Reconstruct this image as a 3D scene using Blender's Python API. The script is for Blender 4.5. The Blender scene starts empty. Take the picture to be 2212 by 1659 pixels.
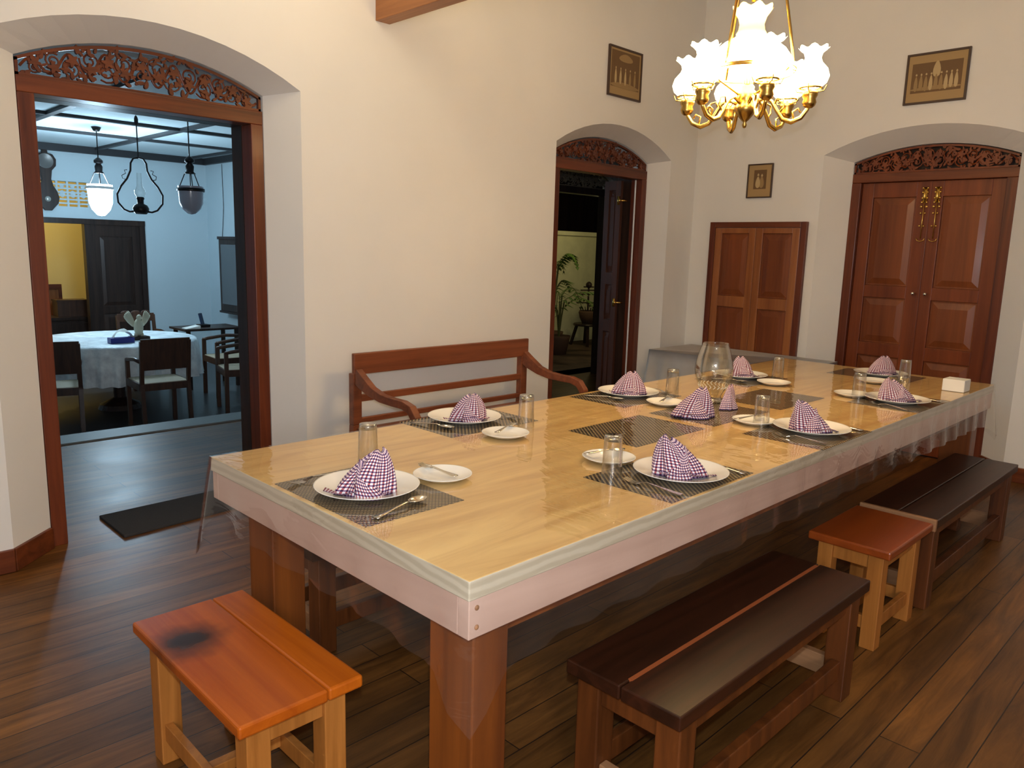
import bpy, math, random
from mathutils import Vector, Matrix
random.seed(7)
C = bpy.context.scene.collection
PI = math.pi
def sin(a): return math.sin(a)
def cos(a): return math.cos(a)

# ------------------------------------------------------------------ mesh builder
class MB:
    def __init__(s, xf=None):
        s.v = []; s.f = []; s.m = []; s.uv = {}; s.xf = xf; s.mi = 0
    def vert(s, p):
        if s.xf: p = s.xf(*p)
        s.v.append(tuple(p)); return len(s.v) - 1
    def face(s, idx, uv=None):
        if uv: s.uv[len(s.f)] = uv
        s.f.append(tuple(idx)); s.m.append(s.mi)
    def box(s, x0, x1, y0, y1, z0, z1):
        a = [s.vert(p) for p in ((x0,y0,z0),(x1,y0,z0),(x1,y1,z0),(x0,y1,z0),(x0,y0,z1),(x1,y0,z1),(x1,y1,z1),(x0,y1,z1))]
        for q in ((3,2,1,0),(4,5,6,7),(0,1,5,4),(1,2,6,5),(2,3,7,6),(3,0,4,7)): s.face([a[i] for i in q])
        return s
    def hexa(s, b, t):
        a = [s.vert(p) for p in list(b) + list(t)]
        for q in ((3,2,1,0),(4,5,6,7),(0,1,5,4),(1,2,6,5),(2,3,7,6),(3,0,4,7)): s.face([a[i] for i in q])
        return s
    def beam(s, p, q, w, h, up=(0,0,1)):
        p = Vector(p); q = Vector(q); d = (q - p).normalized(); u = Vector(up)
        r = d.cross(u).normalized(); u = r.cross(d)
        c = [(-1,-1),(1,-1),(1,1),(-1,1)]
        s.hexa([p + r*w/2*a + u*h/2*b for a, b in c], [q + r*w/2*a + u*h/2*b for a, b in c]); return s
    def lathe(s, prof, c=(0,0,0), n=24, fl=None):
        rings = []
        for k, (r, z) in enumerate(prof):
            if r < 1e-6: rings.append([s.vert((c[0], c[1], c[2] + z))])
            else:
                rr = []
                for i in range(n):
                    a = 2*PI*i/n
                    f = fl(k, a) if fl else (1.0, 0.0)
                    rr.append(s.vert((c[0] + r*f[0]*cos(a), c[1] + r*f[0]*sin(a), c[2] + z + f[1])))
                rings.append(rr)
        for A, B in zip(rings, rings[1:]):
            for i in range(n):
                j = (i + 1) % n
                if len(A) == 1 and len(B) == 1: continue
                if len(A) == 1: s.face([A[0], B[j], B[i]])
                elif len(B) == 1: s.face([A[i], A[j], B[0]])
                else: s.face([A[i], A[j], B[j], B[i]])
        return s
    def tube(s, pts, r, n=8, cap=True):
        pts = [Vector(p) for p in pts]; rings = []; prev = None
        for i, p in enumerate(pts):
            d = (pts[min(i+1, len(pts)-1)] - pts[max(i-1, 0)]).normalized()
            if prev is None:
                u = Vector((0,0,1)) if abs(d.z) < .9 else Vector((1,0,0))
                a = d.cross(u).normalized()
            else:
                a = (prev - d*prev.dot(d)).normalized()
            prev = a; b = d.cross(a)
            rad = r[i] if isinstance(r, (list, tuple)) else r
            rings.append([s.vert(p + a*rad*cos(2*PI*k/n) + b*rad*sin(2*PI*k/n)) for k in range(n)])
        for A, B in zip(rings, rings[1:]):
            for k in range(n): s.face([A[k], A[(k+1) % n], B[(k+1) % n], B[k]])
        if cap: s.face(rings[0][::-1]); s.face(rings[-1])
        return s
    def prism(s, poly, lo, hi):        # poly: list of 2d -> (a, b); xf maps (a, d, b)
        n = len(poly)
        A = [s.vert((p[0], lo, p[1])) for p in poly]; B = [s.vert((p[0], hi, p[1])) for p in poly]
        s.face(A); s.face(B[::-1])
        for i in range(n): s.face([A[i], B[i], B[(i+1) % n], A[(i+1) % n]])
        return s
    def grid(s, fn, nu, nv, uv=None, closed=False):
        ids = [[s.vert(fn(i/nu, j/nv)) for j in range(nv+1)] for i in range(nu+1 if not closed else nu)]
        for i in range(nu):
            for j in range(nv):
                i2 = (i+1) % nu if closed else i+1
                u = None
                if uv: u = [uv(i/nu, j/nv), uv((i+1)/nu, j/nv), uv((i+1)/nu, (j+1)/nv), uv(i/nu, (j+1)/nv)]
                s.face([ids[i][j], ids[i2][j], ids[i2][j+1], ids[i][j+1]], u)
        return s
    def quad(s, a, b, c, d):
        s.face([s.vert(a), s.vert(b), s.vert(c), s.vert(d)]); return s
    def blob(s, c, r, n=10, m=6):
        prof = [(max(0, sin(PI*k/m))*1.0, -cos(PI*k/m)) for k in range(m+1)]
        prof[0] = (0, -1); prof[-1] = (0, 1)
        rings = []
        rx, ry, rz = r
        for q, z in prof:
            if q < 1e-6: rings.append([s.vert((c[0], c[1], c[2]+z*rz))])
            else: rings.append([s.vert((c[0]+rx*q*cos(2*PI*i/n), c[1]+ry*q*sin(2*PI*i/n), c[2]+z*rz)) for i in range(n)])
        for A, B in zip(rings, rings[1:]):
            for i in range(n):
                j = (i+1) % n
                if len(A) == 1: s.face([A[0], B[j], B[i]])
                elif len(B) == 1: s.face([A[i], A[j], B[0]])
                else: s.face([A[i], A[j], B[j], B[i]])
        return s

def wloc(o):
    p = Vector((0,0,0))
    while o: p = p + o.location; o = o.parent
    return p
def obj(name, mb, mat, parent=None, smooth=False, bevel=0, solid=0, subsurf=0):
    off = wloc(parent) if parent else Vector((0,0,0))
    me = bpy.data.meshes.new(name)
    me.from_pydata([(v[0]-off.x, v[1]-off.y, v[2]-off.z) for v in mb.v], [], mb.f)
    mats = mat if isinstance(mat, (list, tuple)) else [mat]
    for m in mats: me.materials.append(m)
    if mb.uv:
        ul = me.uv_layers.new(name='UVMap')
        for k, pl in enumerate(me.polygons):
            if k in mb.uv:
                for li, u in zip(pl.loop_indices, mb.uv[k]): ul.data[li].uv = u
    for k, pl in enumerate(me.polygons):
        pl.material_index = mb.m[k]; pl.use_smooth = smooth
    me.validate(); me.update()
    o = bpy.data.objects.new(name, me); C.objects.link(o)
    if parent: o.parent = parent
    if bevel:
        b = o.modifiers.new('bevel', 'BEVEL'); b.width = bevel; b.segments = 2; b.limit_method = 'ANGLE'; b.angle_limit = .6
    if subsurf:
        b = o.modifiers.new('sub', 'SUBSURF'); b.levels = subsurf; b.render_levels = subsurf
    if solid:
        b = o.modifiers.new('solid', 'SOLIDIFY'); b.thickness = solid; b.offset = 0
    return o
def tag(o, label, cat, group=None, kind=None):
    o['label'] = label; o['category'] = cat
    if group: o['group'] = group
    if kind: o['kind'] = kind
    return o
def thing(name, label, cat, loc=(0,0,0), group=None):
    o = bpy.data.objects.new(name, None); C.objects.link(o); o.location = loc; o.empty_display_size = .05
    return tag(o, label, cat, group)
def struct(o, label=None):
    o['kind'] = 'structure'
    if label: o['label'] = label
    return o
def sthing(name, label=None, loc=(0,0,0)):
    o = bpy.data.objects.new(name, None); C.objects.link(o); o.location = loc
    return struct(o, label)
def dup(root, loc, rz=0, label=None, group=None):
    r = root.copy(); C.objects.link(r); r.location = loc; r.rotation_euler = (0,0,rz)
    if label: r['label'] = label
    if group: r['group'] = group
    for ch in list(root.children):
        c = ch.copy(); C.objects.link(c); c.parent = r
        for g in list(ch.children):
            d = g.copy(); C.objects.link(d); d.parent = c
    return r

# ------------------------------------------------------------------ materials
def nt(name):
    m = bpy.data.materials.new(name); m.use_nodes = True
    t = m.node_tree; t.nodes.clear()
    return m, t
class N:
    def __init__(s, t): s.t = t
    def __call__(s, typ, **k):
        n = s.t.nodes.new(typ)
        for a, b in k.items():
            if hasattr(n, a): setattr(n, a, b)
        return n
def link(t, a, b): t.links.new(a, b)
def principled(name, col=(.5,.5,.5), rough=.5, metal=0, spec=.5, emit=None, es=0, bump=None, bscale=50, coat=0, var=0, vscale=4):
    m, t = nt(name); n = N(t)
    out = n('ShaderNodeOutputMaterial'); b = n('ShaderNodeBsdfPrincipled'); link(t, b.outputs[0], out.inputs[0])
    b.inputs['Base Color'].default_value = (*col, 1); b.inputs['Roughness'].default_value = rough
    b.inputs['Metallic'].default_value = metal; b.inputs['Specular IOR Level'].default_value = spec
    b.inputs['Coat Weight'].default_value = coat
    if emit: b.inputs['Emission Color'].default_value = (*emit, 1); b.inputs['Emission Strength'].default_value = es
    if var or bump:
        tc = n('ShaderNodeTexCoord'); nz = n('ShaderNodeTexNoise'); nz.inputs['Scale'].default_value = vscale; nz.inputs['Detail'].default_value = 6
        link(t, tc.outputs['Object'], nz.inputs['Vector'])
        if var:
            r = n('ShaderNodeValToRGB'); r.color_ramp.elements[0].position = .3; r.color_ramp.elements[1].position = .7
            r.color_ramp.elements[0].color = (*[c*(1-var) for c in col], 1); r.color_ramp.elements[1].color = (*[min(1, c*(1+var)) for c in col], 1)
            link(t, nz.outputs['Fac'], r.inputs[0]); link(t, r.outputs[0], b.inputs['Base Color'])
        if bump:
            nb = n('ShaderNodeTexNoise'); nb.inputs['Scale'].default_value = bscale; nb.inputs['Detail'].default_value = 4
            link(t, tc.outputs['Object'], nb.inputs['Vector'])
            bp = n('ShaderNodeBump'); bp.inputs['Strength'].default_value = bump; bp.inputs['Distance'].default_value = .01
            link(t, nb.outputs['Fac'], bp.inputs['Height']); link(t, bp.outputs[0], b.inputs['Normal'])
    return m
def wood(name, c1, c2, axis='x', rough=.35, sc=18, streak=.05, coat=0, spec=.5, dark_spot=None):
    m, t = nt(name); n = N(t)
    out = n('ShaderNodeOutputMaterial'); b = n('ShaderNodeBsdfPrincipled'); link(t, b.outputs[0], out.inputs[0])
    b.inputs['Roughness'].default_value = rough; b.inputs['Coat Weight'].default_value = coat; b.inputs['Specular IOR Level'].default_value = spec
    b.inputs['Coat Roughness'].default_value = .12
    tc = n('ShaderNodeTexCoord'); mp = n('ShaderNodeMapping')
    s = [1,1,1]; s['xyz'.index(axis)] = streak; mp.inputs['Scale'].default_value = s
    link(t, tc.outputs['Object'], mp.inputs['Vector'])
    nz = n('ShaderNodeTexNoise'); nz.inputs['Scale'].default_value = sc; nz.inputs['Detail'].default_value = 8; nz.inputs['Roughness'].default_value = .65; nz.inputs['Distortion'].default_value = .6
    link(t, mp.outputs[0], nz.inputs['Vector'])
    r = n('ShaderNodeValToRGB'); e = r.color_ramp.elements
    e[0].position = .32; e[0].color = (*c1, 1); e[1].position = .68; e[1].color = (*c2, 1)
    link(t, nz.outputs['Fac'], r.inputs[0])
    last = r.outputs[0]
    if dark_spot:  # dark round spot with a noisy edge, mixed into the base colour
        (sx, sy, rad) = dark_spot
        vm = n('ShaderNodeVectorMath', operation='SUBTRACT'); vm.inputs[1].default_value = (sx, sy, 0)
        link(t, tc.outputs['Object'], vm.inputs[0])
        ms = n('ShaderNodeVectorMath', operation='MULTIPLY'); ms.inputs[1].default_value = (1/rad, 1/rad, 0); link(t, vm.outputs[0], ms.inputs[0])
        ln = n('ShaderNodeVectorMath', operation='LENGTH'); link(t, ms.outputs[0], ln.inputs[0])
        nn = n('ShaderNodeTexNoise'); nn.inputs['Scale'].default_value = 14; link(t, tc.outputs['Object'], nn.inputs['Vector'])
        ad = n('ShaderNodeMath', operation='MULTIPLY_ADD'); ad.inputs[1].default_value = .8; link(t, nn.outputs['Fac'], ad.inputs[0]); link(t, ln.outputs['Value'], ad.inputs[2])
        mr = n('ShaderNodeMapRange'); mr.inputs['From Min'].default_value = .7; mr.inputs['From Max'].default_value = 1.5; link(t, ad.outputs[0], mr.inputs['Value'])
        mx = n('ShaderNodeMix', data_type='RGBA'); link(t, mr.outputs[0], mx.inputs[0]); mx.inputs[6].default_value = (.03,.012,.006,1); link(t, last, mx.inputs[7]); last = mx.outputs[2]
    link(t, last, b.inputs['Base Color'])
    bp = n('ShaderNodeBump'); bp.inputs['Strength'].default_value = .12; bp.inputs['Distance'].default_value = .003
    link(t, nz.outputs['Fac'], bp.inputs['Height']); link(t, bp.outputs[0], b.inputs['Normal'])
    return m
def clear(name, tint=(1,1,1), refl=.04, rough=.03, edge=.5, bump=0, bs=6, facing=.25, diff=0, dcol=(1,1,1), ior=0):
    m, t = nt(name); n = N(t)
    out = n('ShaderNodeOutputMaterial')
    tr = n('ShaderNodeBsdfTransparent'); tr.inputs[0].default_value = (*tint, 1)
    gl = n('ShaderNodeBsdfGlossy'); gl.inputs['Roughness'].default_value = rough
    lw = n('ShaderNodeLayerWeight'); lw.inputs['Blend'].default_value = facing
    mr = n('ShaderNodeMapRange'); mr.inputs['To Min'].default_value = refl; mr.inputs['To Max'].default_value = edge
    link(t, lw.outputs['Facing'], mr.inputs['Value'])
    pw = n('ShaderNodeMath', operation='POWER'); pw.inputs[1].default_value = 4.2; link(t, lw.outputs['Facing'], pw.inputs[0])
    fr = n('ShaderNodeMath', operation='MULTIPLY_ADD'); fr.inputs[1].default_value = .85; fr.inputs[2].default_value = ior or .05; link(t, pw.outputs[0], fr.inputs[0])
    if ior: lw.inputs['Blend'].default_value = .5
    mx = n('ShaderNodeMixShader'); link(t, (fr if ior else mr).outputs[0], mx.inputs[0]); link(t, tr.outputs[0], mx.inputs[1]); link(t, gl.outputs[0], mx.inputs[2])
    last = mx.outputs[0]
    if diff:
        df = n('ShaderNodeBsdfDiffuse'); df.inputs[0].default_value = (*dcol, 1)
        m2 = n('ShaderNodeMixShader'); m2.inputs[0].default_value = diff; link(t, last, m2.inputs[1]); link(t, df.outputs[0], m2.inputs[2]); last = m2.outputs[0]
    if bump:
        tc = n('ShaderNodeTexCoord'); mp = n('ShaderNodeMapping'); mp.inputs['Scale'].default_value = (1, .45, 1); mp.inputs['Rotation'].default_value = (0, 0, .5)
        nz = n('ShaderNodeTexNoise'); nz.inputs['Scale'].default_value = bs; nz.inputs['Detail'].default_value = 3; nz.inputs['Distortion'].default_value = 1.2
        link(t, tc.outputs['Object'], mp.inputs[0]); link(t, mp.outputs[0], nz.inputs['Vector'])
        bp = n('ShaderNodeBump'); bp.inputs['Strength'].default_value = bump; bp.inputs['Distance'].default_value = .02
        link(t, nz.outputs['Fac'], bp.inputs['Height']); link(t, bp.outputs[0], gl.inputs['Normal']); link(t, bp.outputs[0], lw.inputs['Normal'])
    link(t, last, out.inputs[0])
    return m
def emis(name, col, s):
    m, t = nt(name); n = N(t)
    out = n('ShaderNodeOutputMaterial'); e = n('ShaderNodeEmission'); e.inputs[0].default_value = (*col, 1); e.inputs[1].default_value = s
    link(t, e.outputs[0], out.inputs[0]); return m

wallm = principled('plaster', (.80,.775,.735), .85, bump=.12, bscale=9, var=.03, vscale=1.5, spec=.2)
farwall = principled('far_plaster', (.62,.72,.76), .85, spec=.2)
yellowwall = principled('yellow_plaster', (.85,.72,.38), .9, spec=.1)
courtwall = principled('court_plaster', (.75,.70,.42), .9, spec=.1, var=.1)
ceilm = principled('ceiling_paint', (.8,.77,.7), .9, spec=.1)
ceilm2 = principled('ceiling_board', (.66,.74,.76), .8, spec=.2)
redwood_z = wood('red_wood_upright', (.07,.014,.006), (.17,.038,.012), 'z', .38, coat=.08, spec=.35)
redwood_x = wood('red_wood_x', (.075,.017,.006), (.19,.045,.013), 'x', .38, coat=.08, spec=.35)
redwood_y = wood('red_wood_y', (.08,.019,.006), (.20,.05,.014), 'y', .38, coat=.08, spec=.35)
leafwood = wood('door_leaf_wood', (.11,.022,.006), (.23,.052,.013), 'z', .36, sc=12, coat=.08, spec=.35)
panelwood = wood('door_panel_wood', (.12,.028,.008), (.25,.068,.018), 'z', .34, sc=9, coat=.1, spec=.35)
smallwood = wood('small_door_wood', (.20,.055,.012), (.38,.13,.032), 'z', .35, sc=12, coat=.2)
darkwood = wood('dark_wood', (.018,.010,.008), (.05,.026,.018), 'z', .4, spec=.3)
benchwood = wood('dark_bench_wood', (.014,.005,.002), (.048,.013,.005), 'x', .36, coat=0, spec=.4)
benchleg = wood('bench_leg_wood', (.055,.015,.003), (.15,.042,.008), 'z', .4)
benchpale = wood('pale_bench_wood', (.24,.11,.045), (.40,.2,.09), 'y', .5)
setteewood = wood('settee_wood', (.14,.036,.014), (.28,.08,.028), 'x', .4, coat=.15)
stoolwood = wood('orange_stool_wood', (.30,.052,.004), (.54,.125,.008), 'y', .27, sc=7, coat=.12, spec=.35, dark_spot=(-.085,.12,.105))
stoolwood2 = wood('red_stool_wood', (.20,.036,.006), (.34,.07,.010), 'x', .3, sc=7, coat=.12, spec=.35)
stoolleg = wood('honey_leg_wood', (.27,.09,.014), (.48,.18,.035), 'z', .4)
tablelegm = wood('table_leg_wood', (.10,.026,.006), (.24,.066,.010), 'z', .4, sc=9, coat=.05, spec=.35)
apronm = wood('rosy_apron_wood', (.50,.33,.26), (.66,.46,.37), 'x', .45, sc=8)
apronm_y = wood('rosy_apron_wood_y', (.50,.33,.26), (.66,.46,.37), 'y', .45, sc=8)
beamwood = wood('beam_wood', (.28,.10,.03), (.45,.18,.05), 'y', .45)
brass = principled('brass', (.72,.46,.12), .25, 1)
brassd = principled('aged_brass', (.48,.30,.08), .28, 1)
steel = principled('cutlery_steel', (.72,.68,.6), .16, 1)
darkmetal = principled('dark_metal', (.03,.025,.025), .4, .8)
china = principled('white_china', (.86,.83,.76), .12, spec=.6, coat=.3)
whitem = principled('white_paint', (.85,.85,.85), .4)
glassm = clear('tumbler_glass', (.995,.995,.985), .05, .05, .8, facing=.3)
glassbase = clear('thick_glass', (.90,.88,.80), .22, .04, .8, facing=.5)
plastic = clear('clear_plastic_sheet', (.985,.98,.965), rough=.03, bump=.13, bs=6, ior=.045)
plasticskirt = clear('clear_plastic_hanging', (.985,.98,.975), rough=.05, bump=.3, bs=7, ior=.03, diff=.012, dcol=(.9,.87,.84))
clothgrey = principled('grey_satin', (.47,.45,.43), .5, var=.12, vscale=5)
clothwhite = principled('white_lace_cloth', (.75,.80,.84), .45, bump=.5, bscale=40, var=.25, vscale=9)
matm = principled('rubber_mat', (.045,.043,.045), .95, bump=.5, bscale=200, spec=.1)
paper = principled('matte_paper', (.80,.78,.72), .8)
leafgreen = principled('palm_green', (.10,.17,.03), .5)
terracotta = principled('terracotta', (.12,.06,.03), .8)
stone = principled('pale_stone', (.55,.52,.38), .8, bump=.4, bscale=50)

# floor boards
def floor_mat(name, ca, cb, rough=.3, tint=1):
    m, t = nt(name); n = N(t)
    out = n('ShaderNodeOutputMaterial'); b = n('ShaderNodeBsdfPrincipled'); link(t, b.outputs[0], out.inputs[0])
    b.inputs['Specular IOR Level'].default_value = .32; tc = n('ShaderNodeTexCoord'); br = n('ShaderNodeTexBrick')
    br.inputs['Scale'].default_value = 1; br.inputs['Brick Width'].default_value = 2.3; br.inputs['Row Height'].default_value = .115
    br.inputs['Mortar Size'].default_value = .0022; br.inputs['Mortar Smooth'].default_value = .3; br.inputs['Bias'].default_value = 0
    br.offset = .37; br.inputs['Color1'].default_value = (0,0,0,1); br.inputs['Color2'].default_value = (1,1,1,1); br.inputs['Mortar'].default_value = (.5,.5,.5,1)
    link(t, tc.outputs['Object'], br.inputs['Vector'])
    mp = n('ShaderNodeMapping'); mp.inputs['Scale'].default_value = (.10, 1, 1); link(t, tc.outputs['Object'], mp.inputs[0])
    nz = n('ShaderNodeTexNoise'); nz.inputs['Scale'].default_value = 16; nz.inputs['Detail'].default_value = 8; nz.inputs['Roughness'].default_value = .7; nz.inputs['Distortion'].default_value = .8
    link(t, mp.outputs[0], nz.inputs['Vector'])
    n2 = n('ShaderNodeTexNoise'); n2.inputs['Scale'].default_value = 2.2; n2.inputs['Detail'].default_value = 4; link(t, tc.outputs['Object'], n2.inputs['Vector'])
    r = n('ShaderNodeValToRGB'); e = r.color_ramp.elements; e[0].position = .34; e[0].color = (*ca, 1); e[1].position = .7; e[1].color = (*cb, 1)
    link(t, nz.outputs['Fac'], r.inputs[0])
    hs = n('ShaderNodeHueSaturation'); link(t, r.outputs[0], hs.inputs['Color'])
    ma = n('ShaderNodeMath', operation='MULTIPLY_ADD'); link(t, br.outputs['Color'], ma.inputs[0]); ma.inputs[1].default_value = .5; ma.inputs[2].default_value = .72
    m3 = n('ShaderNodeMath', operation='MULTIPLY_ADD'); link(t, n2.outputs['Fac'], m3.inputs[0]); m3.inputs[1].default_value = 1.1; m3.inputs[2].default_value = .45
    m4 = n('ShaderNodeMath', operation='MULTIPLY'); link(t, ma.outputs[0], m4.inputs[0]); link(t, m3.outputs[0], m4.inputs[1])
    link(t, m4.outputs[0], hs.inputs['Value'])
    mx = n('ShaderNodeMix', data_type='RGBA'); link(t, br.outputs['Fac'], mx.inputs[0]); link(t, hs.outputs[0], mx.inputs[6]); mx.inputs[7].default_value = (.02,.01,.006,1)
    link(t, mx.outputs[2], b.inputs['Base Color'])
    mrr = n('ShaderNodeMapRange'); mrr.inputs['To Min'].default_value = rough-.06; mrr.inputs['To Max'].default_value = rough+.14; link(t, n2.outputs['Fac'], mrr.inputs['Value'])
    link(t, mrr.outputs[0], b.inputs['Roughness'])
    bp = n('ShaderNodeBump'); bp.inputs['Strength'].default_value = .25; bp.inputs['Distance'].default_value = .002; bp.invert = True
    link(t, br.outputs['Fac'], bp.inputs['Height'])
    b2 = n('ShaderNodeBump'); b2.inputs['Strength'].default_value = .2; b2.inputs['Distance'].default_value = .003; link(t, nz.outputs['Fac'], b2.inputs['Height']); link(t, bp.outputs[0], b2.inputs['Normal'])
    link(t, b2.outputs[0], b.inputs['Normal'])
    return m
floorm = floor_mat('floor_boards', (.075,.028,.006), (.225,.092,.020), .36)
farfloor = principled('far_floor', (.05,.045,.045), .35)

# pale table wood, with planks and growth rings on the end
def table_mat():
    m, t = nt('pale_table_wood'); n = N(t)
    out = n('ShaderNodeOutputMaterial'); b = n('ShaderNodeBsdfPrincipled'); link(t, b.outputs[0], out.inputs[0])
    b.inputs['Roughness'].default_value = .4
    tc = n('ShaderNodeTexCoord'); mp = n('ShaderNodeMapping'); mp.inputs['Scale'].default_value = (.12, 1, 1); mp.inputs['Rotation'].default_value = (0,0,.03)
    link(t, tc.outputs['Object'], mp.inputs[0])
    nz = n('ShaderNodeTexNoise'); nz.inputs['Scale'].default_value = 9; nz.inputs['Detail'].default_value = 7; nz.inputs['Roughness'].default_value = .6; nz.inputs['Distortion'].default_value = 1.5
    link(t, mp.outputs[0], nz.inputs['Vector'])
    r = n('ShaderNodeValToRGB'); e = r.color_ramp.elements; e[0].position = .3; e[0].color = (.62,.37,.13,1); e[1].position = .62; e[1].color = (.85,.60,.25,1)
    link(t, nz.outputs['Fac'], r.inputs[0])
    wv = n('ShaderNodeTexWave', wave_type='RINGS', rings_direction='X'); wv.inputs['Scale'].default_value = 6; wv.inputs['Distortion'].default_value = 4; wv.inputs['Detail'].default_value = 3
    mp2 = n('ShaderNodeMapping'); mp2.inputs['Location'].default_value = (0,-.25,.0); mp2.inputs['Scale'].default_value = (1,.8,2.4); link(t, tc.outputs['Object'], mp2.inputs[0]); link(t, mp2.outputs[0], wv.inputs['Vector'])
    r2 = n('ShaderNodeValToRGB'); e = r2.color_ramp.elements; e[0].position = .2; e[0].color = (.50,.43,.31,1); e[1].position = .8; e[1].color = (.60,.53,.40,1); link(t, wv.outputs['Fac'], r2.inputs[0])
    g = n('ShaderNodeNewGeometry'); sx = n('ShaderNodeSeparateXYZ'); link(t, g.outputs['Normal'], sx.inputs[0])
    ab = n('ShaderNodeMath', operation='ABSOLUTE'); link(t, sx.outputs['Z'], ab.inputs[0])
    gt = n('ShaderNodeMath', operation='GREATER_THAN'); gt.inputs[1].default_value = .5; link(t, ab.outputs[0], gt.inputs[0])
    mx = n('ShaderNodeMix', data_type='RGBA'); link(t, gt.outputs[0], mx.inputs[0]); link(t, r2.outputs[0], mx.inputs[6]); link(t, r.outputs[0], mx.inputs[7])
    link(t, mx.outputs[2], b.inputs['Base Color'])
    return m
tabletopm = table_mat()

def math_stripe(t, n, src, period, duty):
    mu = n('ShaderNodeMath', operation='MULTIPLY'); mu.inputs[1].default_value = 1/period; link(t, src, mu.inputs[0])
    fr = n('ShaderNodeMath', operation='FRACT'); link(t, mu.outputs[0], fr.inputs[0])
    lt = n('ShaderNodeMath', operation='LESS_THAN'); lt.inputs[1].default_value = duty; link(t, fr.outputs[0], lt.inputs[0])
    return lt.outputs[0]
def gingham():
    m, t = nt('gingham_cloth'); n = N(t)
    out = n('ShaderNodeOutputMaterial'); b = n('ShaderNodeBsdfPrincipled'); link(t, b.outputs[0], out.inputs[0]); b.inputs['Roughness'].default_value = .9; b.inputs['Specular IOR Level'].default_value = .1
    uv = n('ShaderNodeUVMap'); sx = n('ShaderNodeSeparateXYZ'); link(t, uv.outputs[0], sx.inputs[0])
    a = math_stripe(t, n, sx.outputs['X'], .0088, .46); c = math_stripe(t, n, sx.outputs['Y'], .0088, .46)
    m1 = n('ShaderNodeMix', data_type='RGBA'); link(t, a, m1.inputs[0]); m1.inputs[6].default_value = (.88,.84,.85,1); m1.inputs[7].default_value = (.46,.13,.15,1)
    m2 = n('ShaderNodeMix', data_type='RGBA'); link(t, a, m2.inputs[0]); m2.inputs[6].default_value = (.26,.15,.27,1); m2.inputs[7].default_value = (.035,.02,.06,1)
    m3 = n('ShaderNodeMix', data_type='RGBA'); link(t, c, m3.inputs[0]); link(t, m1.outputs[2], m3.inputs[6]); link(t, m2.outputs[2], m3.inputs[7])
    link(t, m3.outputs[2], b.inputs['Base Color'])
    return m
ginghamm = gingham()
def weave():
    m, t = nt('woven_mat'); n = N(t)
    out = n('ShaderNodeOutputMaterial'); b = n('ShaderNodeBsdfPrincipled'); link(t, b.outputs[0], out.inputs[0]); b.inputs['Roughness'].default_value = .7
    tc = n('ShaderNodeTexCoord'); mp = n('ShaderNodeMapping'); mp.inputs['Rotation'].default_value = (0,0,math.radians(40)); link(t, tc.outputs['Object'], mp.inputs[0]); sx = n('ShaderNodeSeparateXYZ'); link(t, mp.outputs[0], sx.inputs[0])
    a = math_stripe(t, n, sx.outputs['X'], .0125, .56); c = math_stripe(t, n, sx.outputs['Y'], .0085, .25)
    m1 = n('ShaderNodeMix', data_type='RGBA'); link(t, a, m1.inputs[0]); m1.inputs[6].default_value = (.40,.29,.14,1); m1.inputs[7].default_value = (.022,.014,.012,1)
    m2 = n('ShaderNodeMix', data_type='RGBA'); link(t, c, m2.inputs[0]); link(t, m1.outputs[2], m2.inputs[6]); m2.inputs[7].default_value = (.03,.018,.012,1)
    link(t, m2.outputs[2], b.inputs['Base Color'])
    return m
weavem = weave()
canem = principled('cane_seat', (.45,.36,.24), .7, bump=.4, bscale=120)

# ------------------------------------------------------------------ room shell
YW, YF, YB = 3.70, 3.88, 4.12        # back wall: face, door plane, rear face
XW, XF, XB = 5.82, 6.00, 6.20        # right wall
H = 3.6
K = 14
def arc(a0, a1, z0, z1, n=K):        # from (a0,z0) over apex z1 to (a1,z0)
    c = (a0+a1)/2; w = (a1-a0)/2; h = max(z1-z0, 1e-3); R = (w*w+h*h)/(2*h); zc = z1-R
    th = math.asin(min(1, w/R)); return [(c+R*sin(-th+2*th*i/n), zc+R*cos(-th+2*th*i/n)) for i in range(n+1)]
def outline(a0, a1, z0, z1): return [(a0, 0)] + arc(a0, a1, z0, z1) + [(a1, 0)]
def wall_with_openings(mb, s0, s1, top, ops, face, frame, back, rects=()):
    """ops: dicts outer=(a0,a1,z0,z1) inner=(...); mb.xf maps (s, depth, z)"""
    x = s0
    def rect(a, b, za, zb, d, flip=False):
        q = [(a,d,za),(b,d,za),(b,d,zb),(a,d,zb)]
        mb.quad(*(q[::-1] if flip else q))
    for o in ops:
        A = outline(*o['outer']); B = outline(*o['inner'])
        rect(x, A[0][0], 0, top, face)
        for p, q in zip(A[1:-1], A[2:-1]): mb.quad((p[0],face,p[1]),(q[0],face,q[1]),(q[0],face,top),(p[0],face,top))
        for p, q, r, s_ in zip(A, A[1:], B, B[1:]): mb.quad((p[0],face,p[1]),(r[0],frame,r[1]),(s_[0],frame,s_[1]),(q[0],face,q[1]))
        for r, s_ in zip(B, B[1:]): mb.quad((r[0],frame,r[1]),(r[0],back,r[1]),(s_[0],back,s_[1]),(s_[0],frame,s_[1]))
        for p, q in zip(B[1:-1], B[2:-1]): mb.quad((p[0],back,p[1]),(p[0],back,top),(q[0],back,top),(q[0],back,q[1]))
        x = A[-1][0]
    rect(x, s1, 0, top, face)
    xb = s0
    for o in ops:
        B = outline(*o['inner']); rect(xb, B[0][0], 0, top, back, True); xb = B[-1][0]
    rect(xb, s1, 0, top, back, True)
    mb.quad((s0,face,top),(s1,face,top),(s1,back,top),(s0,back,top))
opA = dict(outer=(.70, 2.11, 2.185, 2.365), inner=(.886, 1.995, 2.165, 2.292))
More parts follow.
